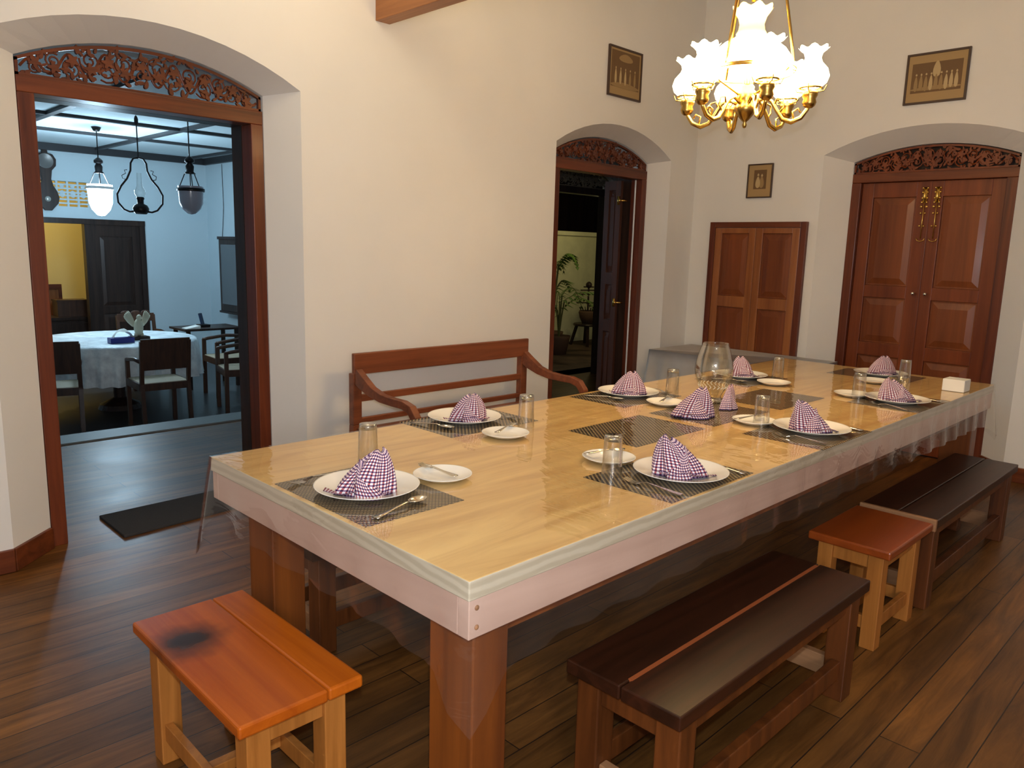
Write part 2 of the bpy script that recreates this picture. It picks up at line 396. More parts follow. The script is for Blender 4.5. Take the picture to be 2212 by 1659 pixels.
opN = dict(outer=(4.06, 5.45, 2.165, 2.355), inner=(4.24, 5.385, 2.145, 2.285))
mb = MB(); wall_with_openings(mb, -1.6, XW, H, [opA, opN], YW, YF, YB)
struct(obj('wall_back', mb, wallm), 'cream plaster wall with two arched doorways behind the dining table')
opD = dict(outer=(1.19, 2.60, 2.175, 2.335), inner=(1.366, 2.445, 2.13, 2.23))
# right wall: s runs along y, depth along x
mb = MB(xf=lambda s, d, z: (d, s, z))
wall_with_openings(mb, -2.0, YB, H, [opD], XW, XF, XB)
struct(obj('wall_right', mb, wallm), 'cream plaster wall with the arched double doors and the small door')
mb = MB(); mb.box(-1.75, -1.6, -2.0, YB, 0, H); struct(obj('wall_left', mb, wallm))
mb = MB(); mb.box(-1.75, XB, -2.15, -2.0, 0, H); struct(obj('wall_front', mb, wallm))
mb = MB(); mb.box(-1.75, XB, -2.15, YB, H, H+.1); struct(obj('ceiling', mb, ceilm))
mb = MB(); mb.box(-1.75, 12.5, -2.15, 6.05, -.1, 0); struct(obj('floor', mb, floorm), 'varnished brown floor boards')
# step edge towards the lower room
mb = MB(); mb.box(-1.6, 4.9, 6.05, 6.09, -.40, .0); mb.box(-1.6, 4.9, 5.83, 6.09, .0, .012)
struct(obj('trim_1', mb, principled('step_edge', (.16,.16,.15), .5)), 'grey step edge between the two floors')
# baseboards
mb = MB()
def bb(pts, z=.10, th=.018):
    for (p, q) in zip(pts, pts[1:]):
        mb.beam((p[0], p[1], z/2), (q[0], q[1], z/2), th, z)
bb([(-1.6, YW-.009), (.70, YW-.009), (.886, YF-.012)]); bb([(1.995, YF-.012), (2.11, YW-.009), (4.06, YW-.009), (4.24, YF-.01)]); bb([(5.385, YF-.012), (5.45, YW-.009), (XW, YW-.009)])
struct(obj('baseboard_back', mb, redwood_x, bevel=.003))
mb = MB()
bb([(XW-.009, -2.0), (XW-.009, 1.19), (XF-.012, 1.366)]); bb([(XF-.012, 2.445), (XW-.009, 2.60), (XW-.009, 2.66)]); bb([(XW-.009, 3.52), (XW-.009, YW)])
struct(obj('baseboard_right', mb, redwood_y, bevel=.003))
# exposed ceiling beam
mb = MB(); mb.box(2.57, 2.665, -1.9, YW, 2.62, 2.82)
struct(obj('trim_2', mb, beamwood, bevel=.004), 'orange-brown timber ceiling beam ending in the wall')

# ------------------------------------------------------------------ fretwork
def fret(mb, a0, a1, zb, z0, z1, d0, d1, seed, n=150):
    rnd = random.Random(seed)
    A = arc(a0, a1, z0, z1, 40)
    def top(s):
        for p, q in zip(A, A[1:]):
            if p[0] <= s <= q[0]: return p[1]+(q[1]-p[1])*(s-p[0])/(q[0]-p[0]+1e-9)
        return z0
    # rim
    m_ = .014
    for p, q in zip(A, A[1:]):
        mb.hexa([(p[0],d0,p[1]-m_),(q[0],d0,q[1]-m_),(q[0],d1,q[1]-m_),(p[0],d1,p[1]-m_)],[(p[0],d0,p[1]),(q[0],d0,q[1]),(q[0],d1,q[1]),(p[0],d1,p[1])])
    mb.box(a0, a1, d0, d1, zb, zb+.012); mb.box(a0, a0+.012, d0, d1, zb, z0); mb.box(a1-.012, a1, d0, d1, zb, z0)
    dm = (d0+d1)/2
    def inside(s, z, r): return a0+r < s < a1-r and zb+r*.6 < z < top(s)-r*.6
    def leaf(s, z, L, W, ang):
        pts = []
        for k in range(10):
            u = 2*PI*k/10; px = L*cos(u); pz = W*sin(u)*(1-.35*cos(u)); pts.append((s+px*cos(ang)-pz*sin(ang), z+px*sin(ang)+pz*cos(ang)))
        mb.prism(pts, d0+rnd.uniform(0,.006), d1-rnd.uniform(0,.006))
    def flower(s, z, R):
        pts = []
        off = rnd.uniform(0, 6)
        for k in range(20):
            u = 2*PI*k/20; r = R*(.72+.28*cos(5*u+off)); pts.append((s+r*cos(u), z+r*sin(u)))
        mb.prism(pts, d0-.004, d1)
    # scrolling vine
    w = a1-a0; per = w/7; vine = []
    for k in range(120):
        u = k/119; s = a0+.02+u*(w-.04); zc = (zb+top(s))/2; amp = (top(s)-zb)*.30
        vine.append((s, dm, zc+amp*sin(2*PI*u*7)))
    mb.tube(vine, .006, 6)
    for k in range(14):
        s = a0+.04+(w-.08)*(k+.5)/14; zc = (zb+top(s))/2; h = (top(s)-zb)
        sg = 1 if k % 2 else -1; R = h*.26
        cc = []
        for j in range(22):
            th = j/21*3.6*PI; r = R*(1-j/26); cc.append((s+r*cos(th+k), dm, zc+sg*h*.12+r*sin(th+k)))
        mb.tube(cc, .0045, 5)
        if inside(s, zc, .02): flower(s, zc-sg*h*.1, min(.03, h*.27))
    c = 0; tries = 0
    while c < n and tries < 4000:
        tries += 1
        s = rnd.uniform(a0, a1); z = rnd.uniform(zb, z1)
        if not inside(s, z, .012): continue
        leaf(s, z, rnd.uniform(.012,.022), rnd.uniform(.005,.009), rnd.uniform(0, PI)); c += 1
def paneled(mb, s0, s1, z0, z1, d0, d1, panels, stile=.07):
    """stiles and rails around sunk panels; front face is d0"""
    mb.box(s0, s0+stile, d0, d1, z0, z1); mb.box(s1-stile, s1, d0, d1, z0, z1)
    zz = z0
    for (a, b) in panels:
        mb.box(s0+stile, s1-stile, d0, d1, zz, a); zz = b
    mb.box(s0+stile, s1-stile, d0, d1, zz, z1)
def raised(mb, s0, s1, d0, d1, panels, stile=.07):
    for (a, b) in panels:
        s_, e = s0+stile, s1-stile; k = min(.055, (b-a)*.25); dd = d1-.012; df = d0+.006
        mb.box(s_, e, d0+.016, dd, a, b)
        base = [(s_+.012,d0+.016,a+.012),(e-.012,d0+.016,a+.012),(e-.012,d0+.016,b-.012),(s_+.012,d0+.016,b-.012)]
        topq = [(s_+k,df,a+k),(e-k,df,a+k),(e-k,df,b-k),(s_+k,df,b-k)]
        mb.hexa(base, topq)

# ---- doorway 1 (left, wide) and 2 (narrow by the corner)
def doorway(name, label, x0, x1, zl, zt, z0, z1, seed):
    r = sthing(name, label, ((x0+x1)/2, YF, 0))
    m_ = MB(); m_.box(x0, x0+.065, YF, YF+.11, 0, zl); m_.box(x1-.065, x1, YF, YF+.11, 0, zl)
    obj('post', m_, redwood_z, r, bevel=.004)
    m_ = MB(); m_.box(x0, x1, YF, YF+.11, zl, zt)
    obj('lintel', m_, redwood_x, r, bevel=.004)
    m_ = MB(); fret(m_, x0+.003, x1-.003, zt, z0-.006, z1-.008, YF+.012, YF+.034, seed)
    obj('fretwork', m_, redwood_x, r)
    return r
d1 = doorway('door_1', 'wide arched doorway with carved fretwork over a red-brown frame', .889, 1.992, 2.02, 2.088, 2.165, 2.29, 3)
d2 = doorway('door_2', 'narrow arched doorway with dark fretwork near the room corner', 4.243, 5.382, 2.015, 2.085, 2.145, 2.282, 5)
# dark linings of the wall thickness, and the leaf of the narrow doorway folded into the passage
for (x0, x1) in ((.89,.957),(1.926,1.993)):
    mb = MB(); mb.box(x0, x1, 3.992, 4.105, 0, 2.02); obj('jamb_lining', mb, darkwood, d1)
mb = MB(); mb.box(.957, 1.926, 3.992, 4.105, 2.02, 2.09); obj('jamb_lining', mb, darkwood, d1)
mb = MB(); mb.box(5.322, 5.384, 3.992, 4.135, 0, 2.09); obj('jamb_lining', mb, darkwood, d2)
P1 = [(.12,.75),(.85,1.15),(1.25,1.93)]
mb = MB(xf=lambda s, d, z: (d, s, z))
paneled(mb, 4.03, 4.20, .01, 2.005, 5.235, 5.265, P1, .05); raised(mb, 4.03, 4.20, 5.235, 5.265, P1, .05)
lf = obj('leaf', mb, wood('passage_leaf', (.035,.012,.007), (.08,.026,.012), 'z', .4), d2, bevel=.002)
mb = MB()
for z in (1.845, 1.0):
    mb.box(5.222, 5.235, 4.035, 4.055, z-.035, z+.035); mb.tube([(5.228, 4.04, z), (5.255, 4.012, z), (5.285, 4.0, z)], .008, 8); mb.blob((5.228, 4.035, z), (.014,.014,.014))
hh = obj('latch', mb, brass, lf, smooth=True); hh['label'] = 'brass latch'
mb = MB(); mb.box(5.300, 5.308, 3.93, 3.94, 0, 2.01); o = obj('edge_strip', mb, whitem, d2); o['label'] = 'pale vertical strip'

# ---- double door on the right wall
RX = lambda s, d, z: (XF+d, s, z)
d3 = sthing('door_3', 'closed red-brown double doors with carved arch and brass bolts', (XF, 1.905, 0))
mb = MB(xf=RX); mb.box(1.366, 1.432, 0, .09, 0, 1.98); mb.box(2.379, 2.445, 0, .09, 0, 1.98); obj('post', mb, redwood_z, d3, bevel=.004)
mb = MB(xf=RX); mb.box(1.366, 2.445, 0, .09, 1.98, 2.045); obj('lintel', mb, redwood_y, d3, bevel=.004)
mb = MB(xf=RX); fret(mb, 1.369, 2.442, 2.045, 2.122, 2.224, .012, .034, 11, 170); obj('fretwork', mb, leafwood, d3)
mb = MB(xf=RX); mb.box(1.37, 2.44, .075, .085, 2.045, 2.24); obj('backing', mb, darkwood, d3)
PD = [(.14,.70),(.80,1.14),(1.23,1.87)]
for (a, b) in ((1.434, 1.903), (1.907, 2.377)):
    mb = MB(xf=RX); paneled(mb, a, b, .01, 1.978, .035, .075, PD, .085)
    lf = obj('leaf', mb, leafwood, d3, bevel=.003)
    mb = MB(xf=RX); raised(mb, a, b, .035, .075, PD, .085); obj('panel', mb, panelwood, lf, bevel=.002)
    c = b-.052 if a < 1.5 else a+.026
    mb = MB(xf=RX)
    mb.box(c-.014, c+.014, .022, .035, 1.83, 1.935)
    for z in (1.93, 1.90, 1.86, 1.83): mb.blob((c-.016, .024, z), (.008,.006,.008), 8, 4); mb.blob((c+.016, .024, z), (.008,.006,.008), 8, 4)
    mb.blob((c, .02, 1.875), (.010,.01,.03), 8, 5)
    mb.tube([(c, .026, 1.83), (c, .026, 1.575)], .0035, 6)
    mb.blob((c-.018,.026,1.80), (.010,.006,.010), 8, 4); mb.blob((c+.018,.026,1.80), (.010,.006,.010), 8, 4)
    for z in (1.755, 1.665): mb.blob((c-.012, .026, z), (.007,.006,.007), 8, 4); mb.blob((c+.016, .026, z), (.008,.006,.008), 8, 4)
    mb.tube([(c-.028,.026,1.578),(c-.02,.026,1.562),(c,.026,1.556),(c+.02,.026,1.562),(c+.028,.026,1.578)], .0035, 6)
    o = obj('bolt', mb, brass, lf, smooth=True); o['label'] = 'ornate brass surface bolt'
    mb = MB(xf=RX); mb.tube([(c, .035, 1.185), (c, .01, 1.185)], .006, 8); mb.blob((c, .002, 1.185), (.013,.013,.013)); obj('knob', mb, steel, lf, smooth=True)
mb = MB(xf=RX); mb.box(1.895, 1.915, .028, .036, .01, 1.978); obj('cover_strip', mb, leafwood, d3, bevel=.002)

# ---- small door flush with the right wall
d4 = sthing('door_4', 'small low double-leaf wooden door between the corner and the big doors', (XW, 3.085, 0))
SX = lambda s, d, z: (XW-.035+d, s, z)
mb = MB(xf=SX); mb.box(2.668, 2.718, 0, .034, 0, 1.69); mb.box(3.452, 3.502, 0, .034, 0, 1.69); obj('post', mb, redwood_z, d4, bevel=.003)
mb = MB(xf=SX); mb.box(2.718, 3.452, 0, .034, 1.645, 1.69); obj('lintel', mb, redwood_y, d4, bevel=.003)
PS = [(.12,1.0),(1.09,1.60)]
for (a, b) in ((2.72, 3.084), (3.086, 3.45)):
    mb = MB(xf=SX); paneled(mb, a, b, .01, 1.643, .004, .034, PS, .06); lf = obj('leaf', mb, smallwood, d4, bevel=.003)
    mb = MB(xf=SX); raised(mb, a, b, .004, .036, PS, .06); obj('panel', mb, panelwood, lf, bevel=.002)

# ------------------------------------------------------------------ passage and lower room
FX0, FX1, FY1, FZ, FC = -1.6, 4.96, 11.45, -.40, 2.60
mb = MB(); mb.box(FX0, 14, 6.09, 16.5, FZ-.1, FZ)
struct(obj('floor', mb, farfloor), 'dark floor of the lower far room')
# far wall with an opening
mb = MB()
def fw(x0, x1, z0, z1, y=FY1, th=.15): mb.box(x0, x1, y, y+th, z0, z1)
fw(FX0, 1.98, FZ, FC); fw(1.98, 4.04, 1.66, 1.82); fw(3.34+.7, FX1, FZ, FC)
# vent band: solid above, band opening between x=2.55..3.62
fw(1.98, 2.62, 1.82, FC); fw(3.62, 4.04, 1.82, FC); fw(2.62, 3.62, 2.14, FC)
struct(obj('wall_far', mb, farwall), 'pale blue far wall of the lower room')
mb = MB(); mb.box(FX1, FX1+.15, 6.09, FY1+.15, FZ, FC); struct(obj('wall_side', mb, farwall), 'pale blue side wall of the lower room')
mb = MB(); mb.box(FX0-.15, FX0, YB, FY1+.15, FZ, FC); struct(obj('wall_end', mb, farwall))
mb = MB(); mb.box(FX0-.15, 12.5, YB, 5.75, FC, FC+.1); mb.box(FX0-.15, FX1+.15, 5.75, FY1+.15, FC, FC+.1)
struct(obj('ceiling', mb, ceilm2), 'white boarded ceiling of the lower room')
# ceiling battens
bat = principled('dark_batten', (.03,.028,.03), .5)
mb = MB()
for y in (7.3, 8.63, 9.85): mb.box(FX0, FX1, y-.03, y+.03, FC-.03, FC)
for x in (.9, 2.23, 3.49, 4.72): mb.box(x-.03, x+.03, 6.1, FY1, FC-.032, FC)
struct(obj('trim_3', mb, bat), 'dark battens across the far ceiling')
mb = MB(); mb.box(FX0, FX1, FY1-.06, FY1, FC-.09, FC); mb.box(FX1-.06, FX1, 6.1, FY1, FC-.09, FC)
struct(obj('trim_4', mb, bat), 'dark cornice round the far ceiling')
# far door: frame, closed dark leaf
d5 = sthing('door_5', 'far doorway with one dark leaf closed', (3.0, FY1, FZ))
mb = MB(); mb.box(1.98, 2.06, FY1-.03, FY1+.14, FZ, 1.6); mb.box(3.98, 4.05, FY1-.03, FY1+.14, FZ, 1.6); obj('post', mb, darkwood, d5)
mb = MB(); mb.box(1.98, 4.05, FY1-.04, FY1+.14, 1.6, 1.67); obj('lintel', mb, darkwood, d5)
mb = MB(); PF = [(FZ+.15,FZ+.8),(FZ+.9,FZ+1.85)]; paneled(mb, 3.36, 3.98, FZ, 1.6, FY1, FY1+.05, PF, .1); raised(mb, 3.36, 3.98, FY1, FY1+.05, PF, .1); lf = obj('leaf', mb, darkwood, d5)
mb = MB(); mb.box(3.28, 3.36, FY1-.02, FY1+.10, FZ, 1.6); obj('post', mb, darkwood, d5)
# yellow-lit pierced vent above it
mb = MB(); mb.xf = None
for k in range(9):
    x = 2.62+k*1.0/8; mb.box(x-.012, x+.012, FY1+.02, FY1+.06, 1.82, 2.14)
for k in range(8):
    xc = 2.62+(k+.5)/8
    for z in (1.86,1.91,1.96,2.0,2.05,2.10): mb.box(xc-.05, xc+.05, FY1+.02, FY1+.05, z-.010, z+.010)
    mb.blob((xc, FY1+.03, 1.98), (.035,.01,.05), 8, 4); mb.blob((xc, FY1+.03, 2.08), (.03,.01,.025), 8, 4)
struct(obj('window_1', mb, farwall), 'pierced vent with yellow light behind, above the far door')
# yellow room behind
mb = MB(); mb.box(.5, 6.0, 13.9, 14.0, FZ, 2.7); mb.box(.4, .5, FY1+.15, 14, FZ, 2.7); mb.box(6.0, 6.1, FY1+.15, 14, FZ, 2.7); mb.box(.4, 6.1, FY1+.15, 14, 2.7, 2.8)
struct(obj('wall_yellow', mb, yellowwall), 'yellow lit wall of the room beyond the far door')

# passage right part and courtyard
mb = MB(xf=None)
wall_with_openings(mb, FX1, 12.4, FC, [dict(outer=(6.08, 7.16, 2.20, 2.34), inner=(6.08, 7.16, 2.20, 2.34))], 5.60, 5.64, 5.78)
struct(obj('wall_passage', mb, wallm), 'dim passage wall behind the narrow doorway')
d6 = sthing('door_6', 'second doorway with dark fretwork seen through the narrow doorway', (6.62, 5.6, 0))
mb = MB(); mb.box(6.08, 6.15, 5.62, 5.74, 0, 2.04); mb.box(7.04, 7.16, 5.62, 5.74, 0, 2.04); obj('post', mb, darkwood, d6)
mb = MB(); mb.box(6.08, 7.16, 5.62, 5.74, 2.04, 2.11); obj('lintel', mb, darkwood, d6)
mb = MB(); fret(mb, 6.09, 7.15, 2.11, 2.19, 2.33, 5.64, 5.66, 21); obj('fretwork', mb, wood('pale_fret', (.12,.09,.06), (.24,.19,.13), 'x'), d6)
mb = MB(); mb.box(12.4, 12.5, YB, 5.78, 0, FC); struct(obj('wall_end', mb, wallm))
mb = MB(); mb.box(5.2, 14, 5.78, 10, -.1, -.0); struct(obj('floor', mb, principled('court_paving', (.10,.055,.03), .8, var=.4, vscale=5)), 'brown paved yard floor')
mb = MB(); mb.box(7.6, 10.15, 8.0, 8.15, 0, 1.66); mb.box(7.6, 10.2, 7.94, 8.2, 1.66, 1.72)
struct(obj('wall_court', mb, courtwall), 'low cream yard wall lit at night')
mb = MB(); mb.box(10.15, 14, 7.9, 8.2, 0, 3.2); mb.box(7, 14, 9.9, 10, 0, 3.2); struct(obj('wall_yard', mb, darkwood))

# ------------------------------------------------------------------ main table
TX0, TX1, TY0, TY1, TZ = .972, 4.83, 1.08, 2.295, .76
tb = thing('dining_table', 'long pale wooden dining table under clear plastic, set for eight', 'table', ((TX0+TX1)/2, (TY0+TY1)/2, 0))
mb = MB(); mb.box(TX0, TX1, TY0, TY1, TZ-.045, TZ); o = obj('tabletop', mb, tabletopm, tb, bevel=.003)
mb = MB(); e = .004; w = .035; z0, z1 = TZ-.132, TZ-.0452
mb.box(TX0+e, TX1-e, TY0+e, TY0+e+w, z0, z1); mb.box(TX0+e, TX1-e, TY1-e-w, TY1-e, z0, z1)
mb.mi = 1; mb.box(TX0+e, TX0+e+w, TY0+e+w, TY1-e-w, z0, z1); mb.box(TX1-e-w, TX1-e, TY0+e+w, TY1-e-w, z0, z1)
ap = obj('apron', mb, [apronm, apronm_y], tb, bevel=.002); ap['label'] = 'rosy apron boards'
mb = MB()
for z in (.695, .652): mb = MB(); mb.blob((TX0+.025, TY0+.003, z), (.006,.003,.006), 10, 6); obj('peg', mb, benchpale, ap, smooth=True)
for (x0, x1, y0, y1) in ((1.02,1.125,1.117,1.265), (1.02,1.125,2.0,2.15), (4.66,4.765,1.12,1.27), (4.66,4.765,2.06,2.21)):
    mb = MB(); mb.box(x0, x1, y0, y1, 0, z1); obj('leg', mb, tablelegm, tb, bevel=.004)
mb = MB(); mb.box(1.125, 4.66, 1.16, 1.20, .56, z0+.05); mb.box(1.125, 4.66, 2.08, 2.12, .56, z0+.05); obj('rail', mb, tablelegm, tb)

# clear plastic sheet
mb = MB()
ZS = TZ+.0022
mb.quad((TX0-.003,TY0-.003,ZS),(TX1+.003,TY0-.003,ZS),(TX1+.003,TY1+.003,ZS),(TX0-.003,TY1+.003,ZS))
mb.mi = 1
per = []
a, b, c, d = TX0-.003, TX1+.003, TY0-.003, TY1+.003
def seg(p, q, n): return [(p[0]+(q[0]-p[0])*i/n, p[1]+(q[1]-p[1])*i/n) for i in range(n)]
NN = [(0,-1)]*110 + [(1,0)]*36 + [(0,1)]*110 + [(-1,0)]*36
per = seg((a,c),(b,c),110)+seg((b,c),(b,d),36)+seg((b,d),(a,d),110)+seg((a,d),(a,c),36)
rows = 8; ids = []
corners = [(a,c),(b,c),(b,d),(a,d)]
for i, (p, nn) in enumerate(zip(per, NN)):
    dc = min(math.hypot(p[0]-q[0], p[1]-q[1]) for q in corners)
    cr = min(corners, key=lambda q: math.hypot(p[0]-q[0], p[1]-q[1]))
    cd = Vector((cr[0]-(a+b)/2, cr[1]-(c+d)/2)); cd = Vector((math.copysign(1, cd.x), math.copysign(1, cd.y))).normalized()
    col = []
    drop = .20+.12*math.exp(-dc/.08)
    for r in range(rows+1):
        t_ = r/rows
        f = (.5+.5*sin(i*1.15+2*sin(i*.13)))*.018*t_ + .004*t_
        fl = math.exp(-(dc/.07)**2)*.035*t_
        col.append(mb.vert((p[0]+nn[0]*f+cd.x*fl, p[1]+nn[1]*f+cd.y*fl, ZS-.0005-drop*t_)))
    ids.append(col)
for i in range(len(per)):
    j = (i+1) % len(per)
    for r in range(rows): mb.face([ids[i][r], ids[j][r], ids[j][r+1], ids[i][r+1]])
cv = obj('plastic_tablecloth', mb, [plastic, plasticskirt], smooth=True)
tag(cv, 'clear plastic sheet covering the long dining table and hanging over its edges', 'tablecloth')

# ------------------------------------------------------------------ place settings
MZ = TZ+.0003
def mat_proto():
    m_ = MB(); m_.box(-.222, .222, -.155, .155, 0, .0014); return obj('placemat', m_, weavem)
mt0 = mat_proto()
mats = [(1.142,1.69,PI/2,'woven placemat under the plate at the near end of the table'),
 (1.935,2.165,0,'woven placemat on the bench side nearest the near end, under a plate'),
 (1.928,1.245,0,'woven placemat on the front side nearest the camera, under a plate'),
 (2.86,2.11,0,'woven placemat under the plate directly left of the glass jug'),
 (2.83,1.225,0,'woven placemat under the middle plate along the front edge'),
 (3.80,2.04,0,'woven placemat under the plate behind the glass jug'),
 (3.82,1.235,0,'woven placemat under the farthest plate along the front edge'),
 (4.59,1.625,PI/2,'woven placemat under the plate at the far end of the table'),
 (2.345,1.667,0,'bare woven placemat in the table centre with nothing on it, nearest the camera'),
 (2.855,1.667,0,'woven placemat in the table centre under two folded napkins and the jug'),
 (3.385,1.655,0,'bare woven placemat in the table centre beyond the glass jug')]
mt0['group'] = 'woven placemats'; mt0['category'] = 'placemat'
for i, (x, y, rz, lb) in enumerate(mats):
    o = mt0 if i == 0 else mt0.copy()
    if i: C.objects.link(o)
    o.location = (x, y, MZ); o.rotation_euler = (0,0,rz); o['label'] = lb
PZ = ZS+.0006
plate_prof = [(0,.0035),(.078,.0035),(.084,.005),(.096,.012),(.139,.0205),(.1425,.022),(.143,.0205),(.140,.0185),(.098,.009),(.086,.001),(.08,0),(0,0)]
mb = MB(); mb.lathe(plate_prof[::-1], n=48); pl0 = obj('dinner_plate', mb, china, smooth=True)
sauc_prof = [(0,.003),(.05,.003),(.056,.005),(.083,.0155),(.0855,.0165),(.086,.0155),(.08,.012),(.058,.001),(.05,0),(0,0)]
mb = MB(); mb.lathe(sauc_prof[::-1], n=40); sa0 = obj('side_plate', mb, china, smooth=True)
plates = [(1.146,1.696,'white dinner plate with napkin at the near end of the table'),
 (1.93,2.19,'white dinner plate with napkin on the bench side, nearest the wide doorway'),
 (1.948,1.222,'white dinner plate with napkin on the front side, nearest the camera'),
 (2.90,2.13,'white dinner plate with napkin just left of the glass jug'),
 (2.86,1.228,'white dinner plate with napkin, middle one along the front edge'),
 (3.84,2.07,'white dinner plate with napkin partly behind the glass jug'),
 (3.80,1.238,'white dinner plate with napkin, farthest along the front edge'),
 (4.60,1.605,'white dinner plate with napkin at the far end of the table')]
for i, (x, y, lb) in enumerate(plates):
    o = pl0 if i == 0 else pl0.copy()
    if i: C.objects.link(o)
    o.location = (x, y, PZ); tag(o, lb, 'plate', 'dinner plates on the long table')
saucers = [(1.378,1.655,'small white side plate with cutlery beside the near-end setting'),
 (1.875,1.905,'small white side plate on the bench side in front of the second tumbler'),
 (1.907,1.463,'small white side plate beside the front setting nearest the camera'),
 (2.84,1.880,'small white side plate left of the glass jug'),
 (2.81,1.44,'small white side plate beside the middle front setting'),
 (3.77,1.84,'small white side plate right of the glass jug'),
 (3.775,1.435,'small white side plate beside the farthest front setting'),
 (4.30,1.53,'small white side plate beside the far-end setting')]
for i, (x, y, lb) in enumerate(saucers):
    o = sa0 if i == 0 else sa0.copy()
    if i: C.objects.link(o)
    o.location = (x, y, PZ); tag(o, lb, 'plate', 'side plates on the long table')

# napkins
def napkin(name, seed, h=.118, L=.075, W=.042, tail=1, lean=0):
    rnd = random.Random(seed); ph = rnd.uniform(0, 6)
    m_ = MB()
    def P(u, v):
        th = 2*PI*u
        k = (1-v**2.0)**.62
        a_ = L*(k*.72+.27)*(1-.25*v); b_ = W*((1-v)**.7*.9+.09)
        rip = 1+.13*sin(4*th+ph+2.2*v)+.05*sin(9*th+ph)
        x = a_*cos(th)*rip*(1-.2*v)+lean*.040*v; y = b_*sin(th)*rip
        z = h*(v**.85)*(.94+.04*cos(th)*lean+.05*sin(3*th+ph))
        return (x, y, .001+z)
    m_.grid(P, 48, 14, uv=lambda u, v: (u*.30, v*.125), closed=True)
    # second sail crossing the first
    def Q(u, v):
        th = -2.4+4.8*u
        k = (1-v)**.9
        x = .012*lean+(L*.72)*k*cos(th*.9)*(1+.1*sin(5*th))-lean*.022*v; y = -W*.25+W*1.15*k*sin(th); z = h*.70*v**.9*(1+.12*sin(2*th+ph))
        return (x, y, .001+z)
    m_.grid(Q, 26, 12, uv=lambda u, v: (u*.22+.03*v, v*.10))
    # skirt and tail lying on the plate
    if tail:
        def T_(u, v):
            x = -L*(1.15+.2*lean)+2.4*L*u; w_ = W*.95*(sin(PI*min(1, u*.85+.12)))**.6
            y = -w_*.9+(v-.5)*w_*1.3; z = .002+.022*(1-v)*(sin(PI*u))+.014*abs(2*u-1)**3*(1 if u < .5 else .5)+.003*sin(14*u+ph)
            return (x, y, z)
        m_.grid(T_, 26, 6, uv=lambda u, v: (u*.2, v*.05+.011))
    return obj(name, m_, ginghamm, smooth=True, solid=.0012)
naps = [(1.115,1.665,-.75,1,.126,'red and navy gingham napkin folded on the near-end plate'),
 (1.925,2.17,-.55,2,.105,'checked napkin folded on the plate by the settee'),
 (1.93,1.215,-.9,3,.122,'checked napkin standing tall on the front plate nearest the camera'),
 (2.885,2.12,-.8,4,.112,'checked napkin on the plate left of the glass jug'),
 (2.84,1.222,-.9,5,.118,'striped-looking checked napkin on the middle front plate'),
 (3.835,2.062,-.7,6,.115,'checked napkin on the plate behind the glass jug'),
 (3.79,1.236,-.9,7,.110,'checked napkin on the farthest front plate'),
 (4.615,1.605,-.8,8,.110,'small checked napkin on the far-end plate')]
for (x, y, rz, sd, h, lb) in naps:
    o = napkin('folded_napkin', sd, h, lean={1:1,2:.5,3:-1,4:.3,5:-1,6:-.2,7:-1,8:.2}[sd]); o.location = (x, y, PZ+.004); o.rotation_euler = (0,0,rz); tag(o, lb, 'napkin', 'gingham napkins on the long table')
for (x, y, rz, sd, h, L, lb) in ((2.715,1.665,-.7,9,.125,.082,'larger checked napkin standing on the bare mat before the glass jug'), (2.985,1.66,.2,10,.105,.055,'pointed checked napkin right of the jug base on the bare mat')):
    o = napkin('folded_napkin', sd, h, L, .045 if sd == 9 else .03, tail=(sd == 9), lean=.8 if sd == 9 else .6); o.location = (x, y, ZS+.0008); o.rotation_euler = (0,0,rz); tag(o, lb, 'napkin', 'gingham napkins on the long table')

# tumblers, upside down
def tumbler():
    r = thing('glass_tumbler', 'x', 'glass', (0,0,0))
    m_ = MB(); m_.lathe([(.0315,0),(.0315,.001),(.0275,.112),(.026,.124)], n=28)
    m_.lathe([(.0302,.001),(.0262,.110)], n=28); obj('wall', m_, glassm, r, smooth=True)
    m_ = MB(); m_.lathe([(0,.108),(.0262,.108),(.0268,.118),(.0255,.1245),(0,.1235)], n=28); obj('base', m_, glassbase, r, smooth=True)
    return r
tm0 = tumbler()
tms = [(1.30,1.918,'upturned tumbler behind the near-end napkin'),
 (2.03,1.955,'upturned tumbler standing behind the bench-side side plate'),
 (1.78,1.352,'upturned tumbler in front of the side plate nearest the camera'),
 (3.06,1.995,'upturned tumbler just left of the glass jug'),
 (3.93,1.90,'upturned tumbler above the side plate right of the jug'),
 (2.78,1.395,'upturned tumbler overlapping the side plate of the middle front setting'),
 (3.73,1.39,'upturned tumbler beside the farthest front napkin'),
 (4.45,1.425,'upturned tumbler right of the far-end napkin')]
for i, (x, y, lb) in enumerate(tms):
    if i == 0: tm0.location = (x, y, PZ); tm0['label'] = lb; tm0['group'] = 'upturned tumblers on the long table'
    else: dup(tm0, (x, y, PZ), 0, lb, 'upturned tumblers on the long table')
mb = MB(); mb.lathe([(0,.006),(.028,.006),(.03,0),(.034,.0),(.044,.03),(.047,.072),(.049,.074),(.0455,.072),(.042,.03),(.03,.01),(0,.01)], n=28)
o = obj('glass_bowl', mb, glassm, smooth=True); o.location = (4.12,1.345,PZ); tag(o, 'short wide clear glass behind the farthest front napkin', 'glass')

